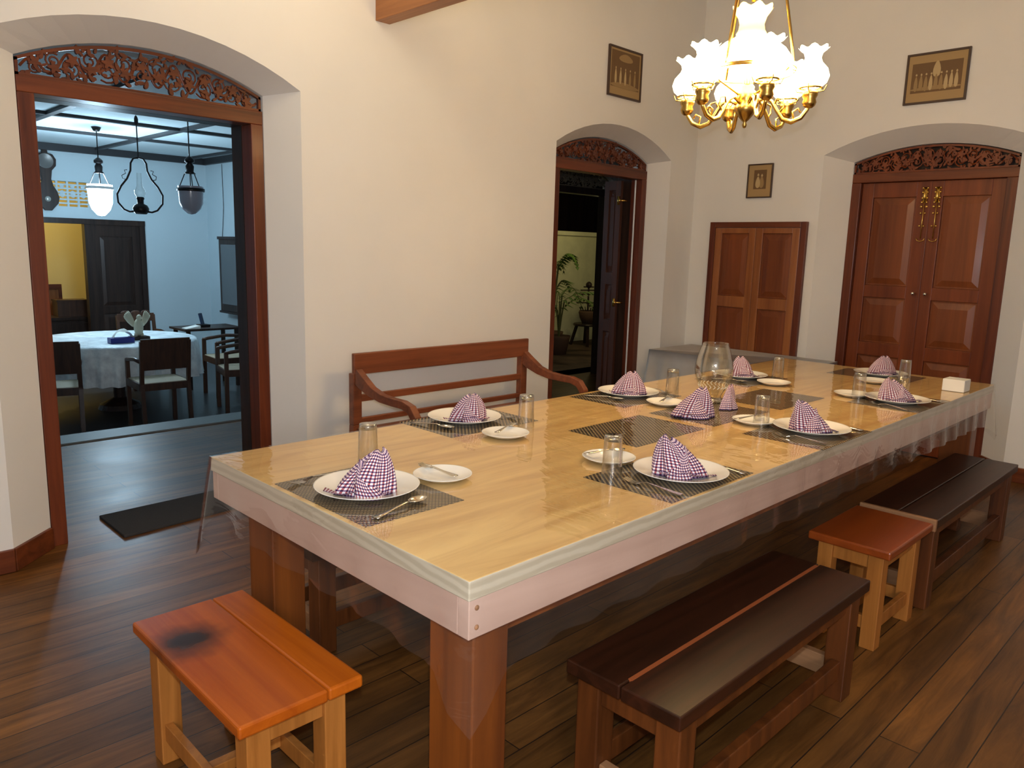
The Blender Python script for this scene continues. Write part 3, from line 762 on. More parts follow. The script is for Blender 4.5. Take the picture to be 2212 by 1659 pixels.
# jug
jg = thing('glass_jug', 'round-bodied clear glass jug standing in the middle of the table', 'jug', (3.075,1.79,PZ))
J = (3.075,1.79,PZ)
mb = MB(); mb.lathe([(.045,.0),(.05,.004),(.04,.014),(.038,.03),(.05,.05),(.07,.085),(.083,.12),(.0855,.15),(.080,.19),(.068,.235),(.058,.262),(.0565,.268)], J, 40)
mb.lathe([(.078,.115),(.081,.15),(.075,.19),(.063,.235),(.054,.262),(.0565,.268)], J, 40); obj('body', mb, clear('jug_glass', (.985,.975,.93), .06, .03, .85, facing=.4), jg, smooth=True)
mb = MB(); mb.lathe([(0,.0),(.045,.0),(.05,.004),(.04,.012),(0,.012)], J, 32); obj('foot', mb, glassbase, jg, smooth=True)
mb = MB()
for k in range(22):
    a_ = 2*PI*k/22; R_ = .0655
    for s_ in (-1, 1):
        a2 = a_+.13; mb.tube([(J[0]+(R_-.006*(s_ < 0))*cos(a_), J[1]+(R_-.006*(s_ < 0))*sin(a_), J[2]+.075+s_*.009), (J[0]+R_*cos(a2), J[1]+R_*sin(a2), J[2]+.075)], .0016, 5)
o = obj('leaf_band', mb, principled('frosted_white', (.85,.85,.75), .5), jg); o['label'] = 'white chevron leaf band'

# tissue box
mb = MB(); mb.box(-.052,.052,-.052,.052,0,.062); tbx = obj('tissue_box', mb, paper, bevel=.004); tbx.location = (4.40,1.155,PZ); tag(tbx, 'small plain white tissue box at the far right end of the table', 'box')
mb = MB(); mb.xf = None
mb.grid(lambda u, v: (4.40+(u-.5)*.07, 1.155+(v-.5)*.02, PZ+.0622+.006*sin(PI*u)*sin(PI*v)), 8, 4); obj('tissue', mb, paper, tbx, smooth=True)

# cutlery
def fork_mesh(L=.19, name='fork'):
    m_ = MB(); s = L/.19
    def prof(pts, w, t):
        rows = []
        for (x, z), ww in zip(pts, w): rows.append([m_.vert((x*s, -ww*s, z*s)), m_.vert((x*s, ww*s, z*s)), m_.vert((x*s, ww*s, z*s-t)), m_.vert((x*s, -ww*s, z*s-t))])
        for A, B in zip(rows, rows[1:]):
            for k in range(4): m_.face([A[k], A[(k+1) % 4], B[(k+1) % 4], B[k]])
        m_.face(rows[0][::-1]); m_.face(rows[-1])
    prof([(-.095,.004),(-.07,.005),(-.02,.009),(.02,.012),(.038,.008),(.048,.004),(.058,.003)], [.009,.0075,.0035,.003,.006,.0115,.012], .0018)
    for k in range(4):
        y = -.0093+.0062*k
        A = [(.058,.003),(.075,.004),(.095,.010)]
        rows = []
        for x, z in A: rows.append([m_.vert((x*s,(y-.0017)*s,z*s)), m_.vert((x*s,(y+.0017)*s,z*s)), m_.vert((x*s,(y+.0017)*s,z*s-.0016)), m_.vert((x*s,(y-.0017)*s,z*s-.0016))])
        for P_, Q_ in zip(rows, rows[1:]):
            for q in range(4): m_.face([P_[q], P_[(q+1) % 4], Q_[(q+1) % 4], Q_[q]])
        m_.face(rows[-1])
    return obj(name, m_, steel, smooth=False)
def spoon_mesh(L=.19, name='spoon'):
    m_ = MB(); s = L/.19
    pts = [(-.095,.004),(-.07,.005),(-.02,.009),(.02,.012),(.036,.009)]; w = [.0095,.008,.0035,.003,.0045]
    rows = []
    for (x, z), ww in zip(pts, w): rows.append([m_.vert((x*s,-ww*s,z*s)), m_.vert((x*s,ww*s,z*s)), m_.vert((x*s,ww*s,z*s-.0018)), m_.vert((x*s,-ww*s,z*s-.0018))])
    for A, B in zip(rows, rows[1:]):
        for k in range(4): m_.face([A[k], A[(k+1) % 4], B[(k+1) % 4], B[k]])
    m_.face(rows[0][::-1]); m_.face(rows[-1])
    def bowl(u, v):
        th = 2*PI*u; r = v; x = .064+.031*r*cos(th)*(1+.1*cos(th)); y = .0195*r*sin(th)
        z = .001+.0085*r*r
        return (x*s, y*s, z*s)
    m_.grid(bowl, 24, 6, closed=True)
    return obj(name, m_, steel, smooth=True, solid=.0012)
fk0 = fork_mesh(); sp0 = spoon_mesh(); fks = fork_mesh(.15); sps = spoon_mesh(.15)
used = set()
def lay(proto, x, y, z, rz, lb, cat, grp):
    o = proto
    if proto.name in used: o = proto.copy(); C.objects.link(o)
    used.add(proto.name)
    o.location = (x, y, z); o.rotation_euler = (0,0,rz); tag(o, lb, cat, grp)
CZ = PZ+.0008; GF = 'dinner forks on the long table'; GS = 'dinner spoons on the long table'
lay(fk0, 1.10, 1.868, CZ, PI+.05, 'fork left of the near-end plate, mostly hidden by it', 'fork', GF)
lay(sp0, 1.125, 1.515, CZ, .22, 'large spoon lying across the near-end placemat', 'spoon', GS)
lay(sp0, 1.765, 2.185, CZ, -PI/2+.3, 'spoon left of the plate by the settee', 'spoon', GS)
lay(fk0, 2.095, 2.17, CZ, -PI/2, 'fork right of the plate by the settee', 'fork', GF)
lay(fk0, 1.772, 1.20, CZ, PI/2+.03, 'fork left of the front plate nearest the camera', 'fork', GF)
lay(sp0, 2.10, 1.19, CZ, PI/2+.08, 'spoon right of the front plate nearest the camera', 'spoon', GS)
lay(sp0, 2.73, 2.14, CZ, -PI/2+.3, 'spoon left of the plate beside the jug', 'spoon', GS)
lay(fk0, 3.085, 2.10, CZ, -PI/2-.2, 'fork right of the plate beside the jug', 'fork', GF)
lay(fk0, 2.686, 1.19, CZ, PI/2+.02, 'fork left of the middle front plate', 'fork', GF)
lay(sp0, 3.018, 1.19, CZ, PI/2, 'spoon right of the middle front plate', 'spoon', GS)
lay(fk0, 3.625, 1.21, CZ, PI/2-.25, 'fork left of the farthest front plate', 'fork', GF)
lay(sp0, 3.965, 1.19, CZ, PI/2, 'spoon right of the farthest front plate', 'spoon', GS)
lay(sp0, 3.665, 2.04, CZ, -PI/2+.2, 'spoon left of the plate behind the jug', 'spoon', GS)
GT = 'small spoons on the side plates'
lay(sps, 1.39, 1.692, PZ+.0085, PI/2+.1, 'small spoon on the near-end side plate', 'spoon', GT)
lay(fks, 1.372, 1.675, PZ+.0185, PI/2+.02, 'small fork beside the spoon on the near-end side plate', 'fork', 'small forks on the side plates')
lay(sps, 1.905, 1.935, PZ+.0165, .35, 'small spoon on the bench-side side plate', 'spoon', GT)
lay(sps, 1.925, 1.495, PZ+.0165, -.35, 'small spoon on the side plate nearest the camera', 'spoon', GT)
lay(sps, 2.87, 1.90, PZ+.0165, .3, 'small spoon on the side plate left of the jug', 'spoon', GT)
lay(sps, 2.81, 1.46, PZ+.0165, -.3, 'small spoon on the middle front side plate', 'spoon', GT)

# ------------------------------------------------------------------ stools and benches
def stool(name, label, x0, x1, y0, y1, zt, topm, legm, th=.032, split='y', lw=.05, pale=None):
    cx, cy = (x0+x1)/2, (y0+y1)/2
    r = thing(name, label, 'stool', (cx, cy, 0))
    m_ = MB()
    if split == 'y':
        xm = x1-(x1-x0)*.30; m_.box(x0, xm-.0008, y0, y1, zt-th, zt); m_.box(xm+.0008, x1, y0, y1, zt-th, zt)
    else: m_.box(x0, x1, y0, y1, zt-th, zt)
    obj('seat', m_, topm, r, bevel=.006)
    ix = .03
    for sx in (0, 1):
        for sy in (0, 1):
            lx = x0+ix if not sx else x1-ix-lw; ly = y0+ix if not sy else y1-ix-lw
            m_ = MB(); m_.box(lx, lx+lw, ly, ly+lw, 0, zt-th); obj('leg', m_, legm, r, bevel=.003)
    a0, a1, b0, b1 = x0+ix+.01, x1-ix-.01, y0+ix+.01, y1-ix-.01
    m_ = MB(); t_ = .022
    m_.box(a0, a0+t_, b0+lw-.01, b1-lw+.01, zt-th-.06, zt-th); m_.box(a1-t_, a1, b0+lw-.01, b1-lw+.01, zt-th-.06, zt-th)
    m_.box(a0+lw-.01, a1-lw+.01, b0, b0+t_, zt-th-.06, zt-th); m_.box(a0+lw-.01, a1-lw+.01, b1-t_, b1, zt-th-.06, zt-th)
    obj('apron', m_, legm, r, bevel=.002)
    for q in (a0, a1-t_): m_ = MB(); m_.box(q, q+t_, b0+lw-.01, b1-lw+.01, .07, .12); obj('stretcher', m_, legm, r, bevel=.002)
    cyy = (b0+b1)/2
    m_ = MB(); m_.box(a0+t_, a1-t_, cyy-.015, cyy+.015, .08, .11) if split == 'y' else m_.box(a0+lw-.01, a1-lw+.01, b0, b0+t_, .07, .12)
    obj('stretcher', m_, legm, r, bevel=.002)
    return r
stool('wooden_stool', 'glossy orange wooden stool with a dark spot, near the camera', .648, .962, 1.445, 2.08, .40, stoolwood, stoolleg, lw=.058)
stool('wooden_stool', 'reddish stool with honey-coloured legs between the two dark benches', 2.775, 3.235, .865, 1.165, .40, stoolwood2, stoolleg, split='x', lw=.055)
def bench(label, x0, x1, y0, y1, zt=.40, seam=False, board=False):
    r = thing('wooden_bench', label, 'bench', ((x0+x1)/2, (y0+y1)/2, 0), 'dark wooden benches round the long table')
    th = .038; g = .002; ym = (y0+y1)/2; m_ = MB()
    m_.box(x0, x1, y0, ym-g, zt-th, zt); m_.box(x0, x1, ym+g, y1, zt-th, zt); obj('seat', m_, benchwood, r, bevel=.004)
    if board: m_ = MB(); m_.box(x0-.018, x0, y0, y1, zt-.045, zt+.004); o = obj('end_board', m_, benchpale, r, bevel=.003); o['label'] = 'pale wooden end board'
    if seam:
        m_ = MB(); m_.box(x0+.04, x1-.02, ym-.006, ym+.006, zt-.006, zt+.0012); o = obj('seam', m_, principled('worn_seam', (.30,.075,.02), .5), r); o['label'] = 'worn orange seam between the planks'
    lw = .07
    for lx in (x0+.03, x1-.03-lw):
        for ly in (y0+.015, y1-.015-lw): m_ = MB(); m_.box(lx, lx+lw, ly, ly+lw, 0, zt-th); obj('leg', m_, benchleg, r, bevel=.004)
    m_ = MB()
    m_.box(x0+.04, x0+.065, y0+.015+lw, y1-.015-lw, zt-th-.07, zt-th); m_.box(x1-.065, x1-.04, y0+.015+lw, y1-.015-lw, zt-th-.07, zt-th)
    m_.box(x0+.03+lw, x1-.03-lw, y0+.03, y0+.055, zt-th-.06, zt-th); m_.box(x0+.03+lw, x1-.03-lw, y1-.055, y1-.03, zt-th-.06, zt-th)
    obj('apron', m_, benchleg, r, bevel=.003)
    for q in (y0+.03, y1-.06): m_ = MB(); m_.box(x0+.03+lw, x1-.03-lw, q, q+.03, .08, .14); obj('stretcher', m_, benchleg, r, bevel=.003)
    for q in (x0+.045, x1-.075): m_ = MB(); m_.box(q, q+.03, y0+.015+lw, y1-.015-lw, .055, .125); o = obj('stretcher', m_, benchpale, r, bevel=.003); o['label'] = 'pale end stretcher'
    return r
bench('long dark two-plank bench in front of the table, nearest the camera', 1.385, 2.485, .825, 1.165, seam=True)
bench('dark bench at the far right end of the table beyond the stool', 3.285, 4.565, .865, 1.165, board=True)
bench('dark bench mostly hidden behind the near end of the table', 1.26, 2.36, 2.19, 2.53)

# settee against the wall
st = thing('settee', 'brown wooden settee with open slatted back and curved arms against the cream wall', 'settee', (2.95, 3.25, 0))
mb = MB(); mb.box(2.285, 3.64, 3.50, 3.525, .728, .845); obj('top_rail', mb, setteewood, st, bevel=.006)
mb = MB(); mb.box(2.33, 3.60, 3.505, 3.525, .575, .615); mb.box(2.33, 3.60, 3.505, 3.525, .455, .485); obj('back_slat', mb, setteewood, st, bevel=.004)
for x in (2.28, 3.575):
    mb = MB(); mb.hexa([(x,3.53,0),(x+.055,3.53,0),(x+.055,3.58,0),(x,3.58,0)], [(x,3.50,.45),(x+.055,3.50,.45),(x+.055,3.545,.45),(x,3.545,.45)]); mb.box(x, x+.055, 3.50, 3.545, .45, .735); obj('rear_leg', mb, setteewood, st, bevel=.004)
    mb = MB(); path = []
    for k in range(15):
        u = k/14
        y = 3.50-.50*u; z = .70-.085*sin(min(1, u*1.3)*PI*.5)+.02*max(0, u-.6)
        path.append((y, z))
    pts_t = [(3.505,.725),(3.44,.69),(3.36,.655),(3.27,.635),(3.17,.63),(3.08,.63),(3.02,.615),(2.985,.575),(2.975,.52),(2.975,.42)]
    wid = [.085,.075,.055,.045,.042,.042,.045,.045,.042,.045]
    A = []
    for k, ((y, z), w_) in enumerate(zip(pts_t, wid)):
        q0 = pts_t[max(0,k-1)]; q1 = pts_t[min(len(pts_t)-1,k+1)]; dy, dz = q1[0]-q0[0], q1[1]-q0[1]; l = math.hypot(dy, dz); ny, nz_ = -dz/l, dy/l
        A.append(((y+ny*w_/2, z+nz_*w_/2), (y-ny*w_/2, z-nz_*w_/2)))
    rows_ = [[mb.vert((x+.008, p[0], p[1])), mb.vert((x+.047, p[0], p[1])), mb.vert((x+.047, q[0], q[1])), mb.vert((x+.008, q[0], q[1]))] for p, q in A]
    for P_, Q_ in zip(rows_, rows_[1:]):
        for k in range(4): mb.face([P_[k], P_[(k+1) % 4], Q_[(k+1) % 4], Q_[k]])
    mb.face(rows_[0][::-1]); mb.face(rows_[-1]); obj('arm', mb, setteewood, st, bevel=.004)
    mb = MB(); mb.hexa([(x+.005,2.965,0),(x+.05,2.965,0),(x+.05,3.0,0),(x+.005,3.0,0)], [(x,2.955,.42),(x+.055,2.955,.42),(x+.055,3.005,.42),(x,3.005,.42)]); obj('front_leg', mb, setteewood, st, bevel=.004)
mb = MB(); mb.box(2.30, 3.61, 2.96, 3.50, .40, .435); obj('seat', mb, setteewood, st, bevel=.006)
mb = MB(); mb.box(2.335, 3.575, 2.965, 2.99, .33, .40); mb.box(2.335, 3.575, 3.51, 3.535, .33, .40); obj('seat_rail', mb, setteewood, st, bevel=.003)

# side table under a grey cloth
sd = thing('side_table', 'side table hidden under a grey satin cloth in the room corner', 'table', (5.46, 3.0, 0))
mb = MB(); mb.box(5.17, 5.76, 2.35, 3.58, .61, .643); obj('tabletop', mb, darkwood, sd)
for x in (5.20, 5.69):
    for y in (2.38, 3.51): mb = MB(); mb.box(x, x+.04, y, y+.04, 0, .61); obj('leg', mb, darkwood, sd)
mb = MB(); rx0, rx1, ry0, ry1 = 5.15, 5.778, 2.33, 3.60
per = seg((rx0,ry0),(rx1,ry0),30)+seg((rx1,ry0),(rx1,ry1),60)+seg((rx1,ry1),(rx0,ry1),30)+seg((rx0,ry1),(rx0,ry0),60)
nn_ = [(0,-1)]*30+[(1,0)]*60+[(0,1)]*30+[(-1,0)]*60
cols = []
for i, (p, n_) in enumerate(zip(per, nn_)):
    col = []
    dcn = min(math.hypot(p[0]-q[0], p[1]-q[1]) for q in ((rx0,ry0),(rx1,ry0),(rx1,ry1),(rx0,ry1)))
    for r in range(9):
        t_ = r/8; amp = 0 if n_ == (1,0) else (.035*(1+sin(i*.6+1.8*sin(i*.2)))+.05*math.exp(-dcn/.12)*(n_ == (-1,0) or n_[1] != 0))
        if n_ == (0,1): amp = min(amp, .04)
        col.append(mb.vert((p[0]+n_[0]*amp*t_, p[1]+n_[1]*amp*t_, .655-.012*(t_ > 0)-.58*t_)))
    cols.append(col)
for i in range(len(per)):
    j = (i+1) % len(per)
    for r in range(8): mb.face([cols[i][r], cols[j][r], cols[j][r+1], cols[i][r+1]])
mb.face([c_[0] for c_ in cols])
tag(obj('grey_tablecloth', mb, clothgrey, smooth=True), 'grey satin cloth draped over the corner side table', 'tablecloth')

# ------------------------------------------------------------------ framed photographs
sep_d = principled('sepia_dark', (.16,.085,.03), .6); sep_m = principled('sepia_mid', (.33,.21,.085), .6); sep_l = principled('sepia_light', (.52,.38,.19), .6); mount = principled('sepia_mount', (.40,.26,.11), .6); frm = principled('dark_frame', (.06,.03,.018), .4)
def picture(label, xf, s0, s1, z0, z1, bx, figs, frame_w=.014):
    cx, cz = (s0+s1)/2, (z0+z1)/2
    p = xf(cx, 0, cz); r = thing('framed_photograph', label, 'picture', p)
    m_ = MB(xf=xf); w = frame_w
    m_.box(s0, s0+w, -.018, 0, z0, z1); m_.box(s1-w, s1, -.018, 0, z0, z1); m_.box(s0+w, s1-w, -.018, 0, z0, z0+w); m_.box(s0+w, s1-w, -.018, 0, z1-w, z1); obj('frame', m_, frm, r, bevel=.002)
    m_ = MB(xf=xf); m_.box(s0+w, s1-w, -.010, 0, z0+w, z1-w); mo = obj('mount', m_, mount, r)
    W, Hh = s1-s0, z1-z0
    def S(u): return s0+u*W
    def Z(v): return z0+v*Hh
    m_ = MB(xf=xf); a_, b_, c_, d_ = bx
    m_.mi = 0; m_.box(S(a_), S(b_), -.0112, -.0102, Z(c_), Z(d_))
    for (u, v, ru, rv, mi) in figs:
        m_.mi = mi; pts = []
        for k in range(14):
            th = 2*PI*k/14; tw = 1.0-.35*sin(th); pts.append((S(u)+ru*W*cos(th)*tw, Z(v)+rv*Hh*sin(th)))
        lo = -.0118-.0001*len(m_.f)/20; m_.prism(pts, lo, -.0112)
    obj('print', m_, [sep_d, sep_m, sep_l], mo)
    return r
def grp(n, v, rnd, lo=.14, hi=.86):
    out = []
    for k in range(n):
        u = lo+(hi-lo)*(k+.5)/n; mi = 2 if rnd.random() < .6 else 1
        out += [(u, v-.03*rnd.random(), .030, .15, mi), (u, v+.16, .014, .022, 2)]
    return out
rr = random.Random(4)
PXA = lambda s, d, z: (s, YW-.001+d, z)
PXB = lambda s, d, z: (XW-.001+d, s, z)
k_ = (YW-.0)/3.878
picture('tall framed sepia photograph above the narrow doorway', PXA, 4.575, 4.972, 2.545, 2.893, (.08,.92,.20,.92), [(.25,.75,.1,.15,0),(.5,.8,.2,.08,1),(.5,.25,.42,.06,1)]+grp(5,.42,rr))
picture('large framed sepia group photograph above the double doors', PXB, 1.685, 2.075, 2.47, 2.80, (.10,.90,.22,.80), [(.5,.66,.06,.16,2),(.3,.62,.12,.12,0),(.72,.62,.12,.12,0),(.5,.30,.4,.04,1)]+grp(9,.42,rr))
picture('small framed sepia portrait above the small door', PXB, 2.992, 3.206, 1.878, 2.142, (.24,.74,.26,.82), [(.42,.46,.09,.17,1),(.57,.46,.09,.17,2),(.42,.66,.035,.04,2),(.57,.68,.035,.04,2)], .010)

# ------------------------------------------------------------------ door mat
mb = MB(); mb.hexa([(1.17,3.785,0),(1.80,3.85,0),(1.79,4.19,0),(1.17,4.155,0)], [(1.17,3.785,.014),(1.80,3.85,.014),(1.79,4.19,.014),(1.17,4.155,.014)])
tag(obj('door_mat', mb, matm, bevel=.003), 'dark grey mat on the floor of the wide doorway', 'mat')

# ------------------------------------------------------------------ chandelier
CX, CY = 2.975, 1.675
shade_e = principled('lit_opal_glass', (.9,.8,.6), .3, emit=(1.0,.72,.36), es=21)
chim_e = principled('glowing_chimney_glass', (.9,.75,.4), .3, emit=(1.0,.66,.14), es=1.5)
ch = thing('chandelier', 'lit brass chandelier with white fluted glass shades over the table', 'chandelier', (CX, CY, 2.2))
mb = MB(); mb.lathe([(0,1.935),(.006,1.938),(.010,1.948),(.006,1.958),(.018,1.970),(.034,1.990),(.044,2.005),(.043,2.022),(.034,2.035),(.040,2.045),(.038,2.075),(.028,2.085),(.030,2.095),(.022,2.105),(0,2.105)], (CX,CY,0), 28)
obj('font', mb, brassd, ch, smooth=True)
def flute(k, a): return (1.0, 0)
mb = MB(); prof = [(.175,2.150),(.180,2.158),(.178,2.172),(.165,2.200),(.140,2.235),(.105,2.262),(.070,2.280),(.062,2.286)]
mb.lathe(prof, (CX,CY,0), 48); obj('dome_shade', mb, shade_e, ch, smooth=True)
mb = MB(); prof = [(.056,2.284),(.060,2.298),(.052,2.312),(.048,2.335),(.056,2.362),(.072,2.385),(.078,2.395)]
mb.lathe(prof, (CX,CY,0), 48, fl=lambda k, a: (1+.05*(k/6)**3*cos(8*a), .007*(k/6)**3*cos(8*a))); obj('chimney_glass', mb, chim_e, ch, smooth=True)
mb = MB(); mb.lathe([(.02,2.105),(.02,2.15)], (CX,CY,0), 16)
mb.lathe([(.178,2.145),(.186,2.148),(.186,2.158),(.178,2.158)], (CX,CY,0), 48)
for k in range(3):
    a_ = 2*PI*k/3+.5; mb.tube([(CX+.03*cos(a_), CY+.03*sin(a_), 2.06), (CX+.12*cos(a_), CY+.12*sin(a_), 2.11), (CX+.18*cos(a_), CY+.18*sin(a_), 2.15)], .004, 6)
obj('gallery', mb, brass, ch, smooth=True)
# hanging rods up to the ceiling
mb = MB()
for k in range(3):
    a_ = 2*PI*k/3-.26-PI/4; mb.tube([(CX+.176*cos(a_), CY+.176*sin(a_), 2.155), (CX+.15*cos(a_), CY+.15*sin(a_), 2.30), (CX+.10*cos(a_), CY+.10*sin(a_), 2.55), (CX+.02*cos(a_), CY+.02*sin(a_), 2.95)], .006, 8)
mb.tube([(CX,CY,2.95),(CX,CY,H-.02)], .007, 8); mb.tube([(CX,CY,2.42),(CX,CY,2.95)], .008, 8)
obj('hanging_rods', mb, brassd, ch, smooth=True)
mb = MB(); mb.lathe([(0,H-.03),(.05,H-.025),(.065,H-.001),(0,H-.001)], (CX,CY,0), 24); obj('ceiling_rose', mb, brassd, ch, smooth=True)
Rarm = .245
near = math.atan2(-CY, -CX)            # towards the camera
for k in range(6):
    a_ = near+math.radians(17+60*k)
    ca, sa = cos(a_), sin(a_); X, Y = CX+Rarm*ca, CY+Rarm*sa
    def at_(r, z): return (CX+r*ca, CY+r*sa, z)
    mb = MB()
    mb.tube([at_(.036,2.03),at_(.07,2.05),at_(.10,2.035),at_(.125,1.995),at_(.148,1.962),at_(.182,1.950),at_(.218,1.965),at_(.239,1.995),at_(.245,2.01)], [.007,.007,.007,.008,.009,.010,.009,.008,.008], 10)
    mb.tube([at_(.13,1.985),at_(.15,2.01),at_(.145,2.04),at_(.12,2.045),at_(.115,2.025)], .004, 6)
    mb.tube([at_(.19,1.96),at_(.185,1.99),at_(.205,2.0),at_(.215,1.985)], .004, 6)
    arm = obj('arm', mb, brass, ch, smooth=True)
    mb = MB(); mb.lathe([(0,1.998),(.012,2.0),(.022,2.008),(.027,2.020),(.023,2.034),(.029,2.046),(.030,2.056),(.020,2.064),(.014,2.068),(.014,2.082),(0,2.082)], (X,Y,0), 20); obj('cup', mb, brassd, arm, smooth=True)
    mb = MB(); prof = [(.026,2.074),(.040,2.078),(.058,2.094),(.066,2.118),(.058,2.145),(.036,2.170),(.030,2.186),(.034,2.202),(.048,2.216),(.056,2.222)]
    mb.lathe(prof, (X,Y,0), 40, fl=lambda q, a: (1+.06*(q/9)**4*cos(7*a), .006*(q/9)**4*cos(7*a))); obj('shade', mb, shade_e, arm, smooth=True)
    mb = MB(); mb.lathe([(.040,2.070),(.046,2.073),(.042,2.078)], (X,Y,0), 24)
    for q in range(4):
        b_ = a_+PI/2*q; mb.tube([(X+.018*cos(b_),Y+.018*sin(b_),2.058),(X+.05*cos(b_),Y+.05*sin(b_),2.062),(X+.060*cos(b_),Y+.060*sin(b_),2.082)], .0025, 5)
    obj('shade_holder', mb, brass, arm, smooth=True)

# ------------------------------------------------------------------ far room furnishings
def hang_lamp(x, y): pass
# lit jar lamp
def jar_lamp(label, x, y, zt, zb, r_, lit, zc=FC):
    r = thing('hanging_lamp', label, 'lamp', (x, y, zt))
    m_ = MB(); m_.tube([(x,y,zc-.03),(x,y,zt+.30)], .006, 6)
    if lit: m_.lathe([(0,zc-.05),(.03,zc-.045),(.05,zc-.005),(0,zc-.001)], (x,y,0), 16)
    obj('chain', m_, darkmetal, r, smooth=True)
    m_ = MB(); m_.lathe([(0,zt+.32),(.02,zt+.31),(.045,zt+.285),(.045,zt+.26),(.025,zt+.25),(.04,zt+.22),(.035,zt+.17),(.055,zt+.15),(0,zt+.15)] , (x,y,0), 16); obj('crown', m_, darkmetal, r, smooth=True)
    m_ = MB()
    for k in range(3):
        a_ = 2*PI*k/3+.3; m_.tube([(x+.05*cos(a_),y+.05*sin(a_),zt+.155),(x+r_*cos(a_),y+r_*sin(a_),zt)], .005, 5)
    m_.tube([(x,y,zt+.15),(x,y,zt-.05)], .005, 5); obj('hanger', m_, darkmetal, r)
    m_ = MB(); m_.lathe([(r_+.008,zt-.02),(r_+.012,zt-.015),(r_+.012,zt+.01),(r_,zt+.012)], (x,y,0), 28); obj('rim', m_, whitem if lit else darkmetal, r, smooth=True)
    m_ = MB(); hh_ = zt-zb; m_.lathe([(0,zb),(r_*.3,zb+.008),(r_*.72,zb+hh_*.22),(r_*.93,zb+hh_*.45),(r_*.97,zb+hh_*.75),(r_,zt-.02),(r_,zt+.03)], (x,y,0), 28)
    obj('jar', m_, principled('lit_jar', (.9,.95,1), .3, emit=(.62,.85,1.0), es=22) if lit else principled('frosted_jar', (.38,.38,.45), .25, coat=.3), r, smooth=True)
    return r
jar_lamp('lit white jar lamp hanging in the far room', 2.85, 9.3, 1.965, 1.66, .125, True)
jar_lamp('unlit frosted bell jar lamp hanging nearest the right door post', 3.20, 7.75, 1.915, 1.675, .118, False)
hl = thing('hanging_lamp', 'harp-shaped oil lamp with a glass chimney between the two jar lamps', 'lamp', (2.845,8.1,2.2))
mb = MB(); x, y = 2.845, 8.1; mb.tube([(x,y,FC-.03),(x,y,2.2)], .006, 6); mb.blob((x,y,2.55),(.02,.01,.05),8,5); obj('chain', mb, darkmetal, hl)
mb = MB()
dx, dy = .80, -.60   # the harp faces the doorway
for sg in (-1, 1):
    pts = []
    for (u, z) in [(0,2.205),(.045,2.195),(.07,2.15),(.075,2.08),(.11,2.0),(.165,1.93),(.205,1.85),(.20,1.77),(.15,1.705),(.10,1.685),(.06,1.69)]: pts.append((x+sg*u*.87, y-sg*u*.5, z))
    mb.tube(pts, .009, 8)
    pts = [(x+sg*u*.87, y-sg*u*.5, z) for u, z in [(.115,1.99),(.15,2.0),(.155,2.03),(.12,2.05),(.13,2.08),(.105,2.085)]]; mb.tube(pts, .004, 5)
obj('harp', mb, darkmetal, hl, smooth=True)
mb = MB(); mb.lathe([(0,1.665),(.05,1.665),(.07,1.69),(.075,1.72),(.06,1.75),(.03,1.765),(.03,1.80),(.038,1.815),(.03,1.83),(0,1.83)], (x,y,0), 20); obj('oil_font', mb, darkmetal, hl, smooth=True)
mb = MB(); mb.lathe([(.028,1.82),(.05,1.86),(.05,1.89),(.028,1.93),(.022,2.06)], (x,y,0), 20); obj('chimney_glass', mb, glassm, hl, smooth=True)
# banjo barometer on the far wall
bc = thing('wall_barometer', 'dark banjo-shaped wall barometer beside the yellow vent', 'barometer', (2.87, FY1, 2.1))
mb = MB(); Yb = FY1-.045
poly = [(0,2.53),(.03,2.51),(.035,2.47),(.09,2.46),(.125,2.40),(.12,2.32),(.07,2.26),(.055,2.15),(.075,2.07),(.115,2.0),(.135,1.92),(.12,1.85),(.06,1.78),(.04,1.755)]
full = [(2.87+a_, b_) for a_, b_ in poly]+[(2.87-a_, b_) for a_, b_ in poly[::-1]][:-1]
mb.prism(full, Yb, FY1-.001); obj('case', mb, darkwood, bc, bevel=.006)
mb = MB(xf=lambda a_, b_, c_: (2.87+a_, Yb-c_, 2.375+b_)); mb.lathe([(0,.008),(.085,.008),(.092,.012),(.095,0)], (0,0,0), 24); o = obj('dial', mb, principled('silver_dial', (.16,.15,.14), .35, .3), bc, smooth=True)
mb = MB(xf=lambda a_, b_, c_: (2.87+a_, Yb-c_, 1.90+b_)); mb.lathe([(0,.01),(.03,.008),(.035,0)], (0,0,0), 16); obj('level', mb, principled('small_dial', (.5,.5,.45), .2, .4), bc, smooth=True)

# round table with lace cloth
RX_, RY_, RR_, RZ_ = 2.78, 8.85, .80, .36
rt_ = thing('round_table', 'round table in the far room hidden under a white lace cloth', 'table', (RX_, RY_, FZ))
mb = MB(); mb.lathe([(0,RZ_-.03),(RR_-.02,RZ_-.03),(RR_-.02,RZ_-.004),(0,RZ_-.004)], (RX_,RY_,0), 40); obj('tabletop', mb, darkwood, rt_)
mb = MB(); mb.lathe([(.22,FZ),(.2,FZ+.05),(.06,FZ+.12),(.06,RZ_-.1),(.12,RZ_-.03)], (RX_,RY_,0), 20); obj('pedestal', mb, darkwood, rt_)
mb = MB(); prof = [(0,RZ_+.004),(.4,RZ_+.004),(RR_*.97,RZ_+.004),(RR_,RZ_-.006)]+[(RR_+.012+.02*k/6, RZ_-.02-.075*k) for k in range(6)]
mb.lathe(prof, (RX_,RY_,0), 160, fl=lambda k, a: (1+(.0 if k < 4 else .05*(k-3)/6*sin(30*a+2*sin(3*a))), 0))
mb.f = [f_[::-1] for f_ in mb.f]
tag(obj('lace_tablecloth', mb, clothwhite, smooth=True), 'shiny white lace cloth hanging from the round far table', 'tablecloth')
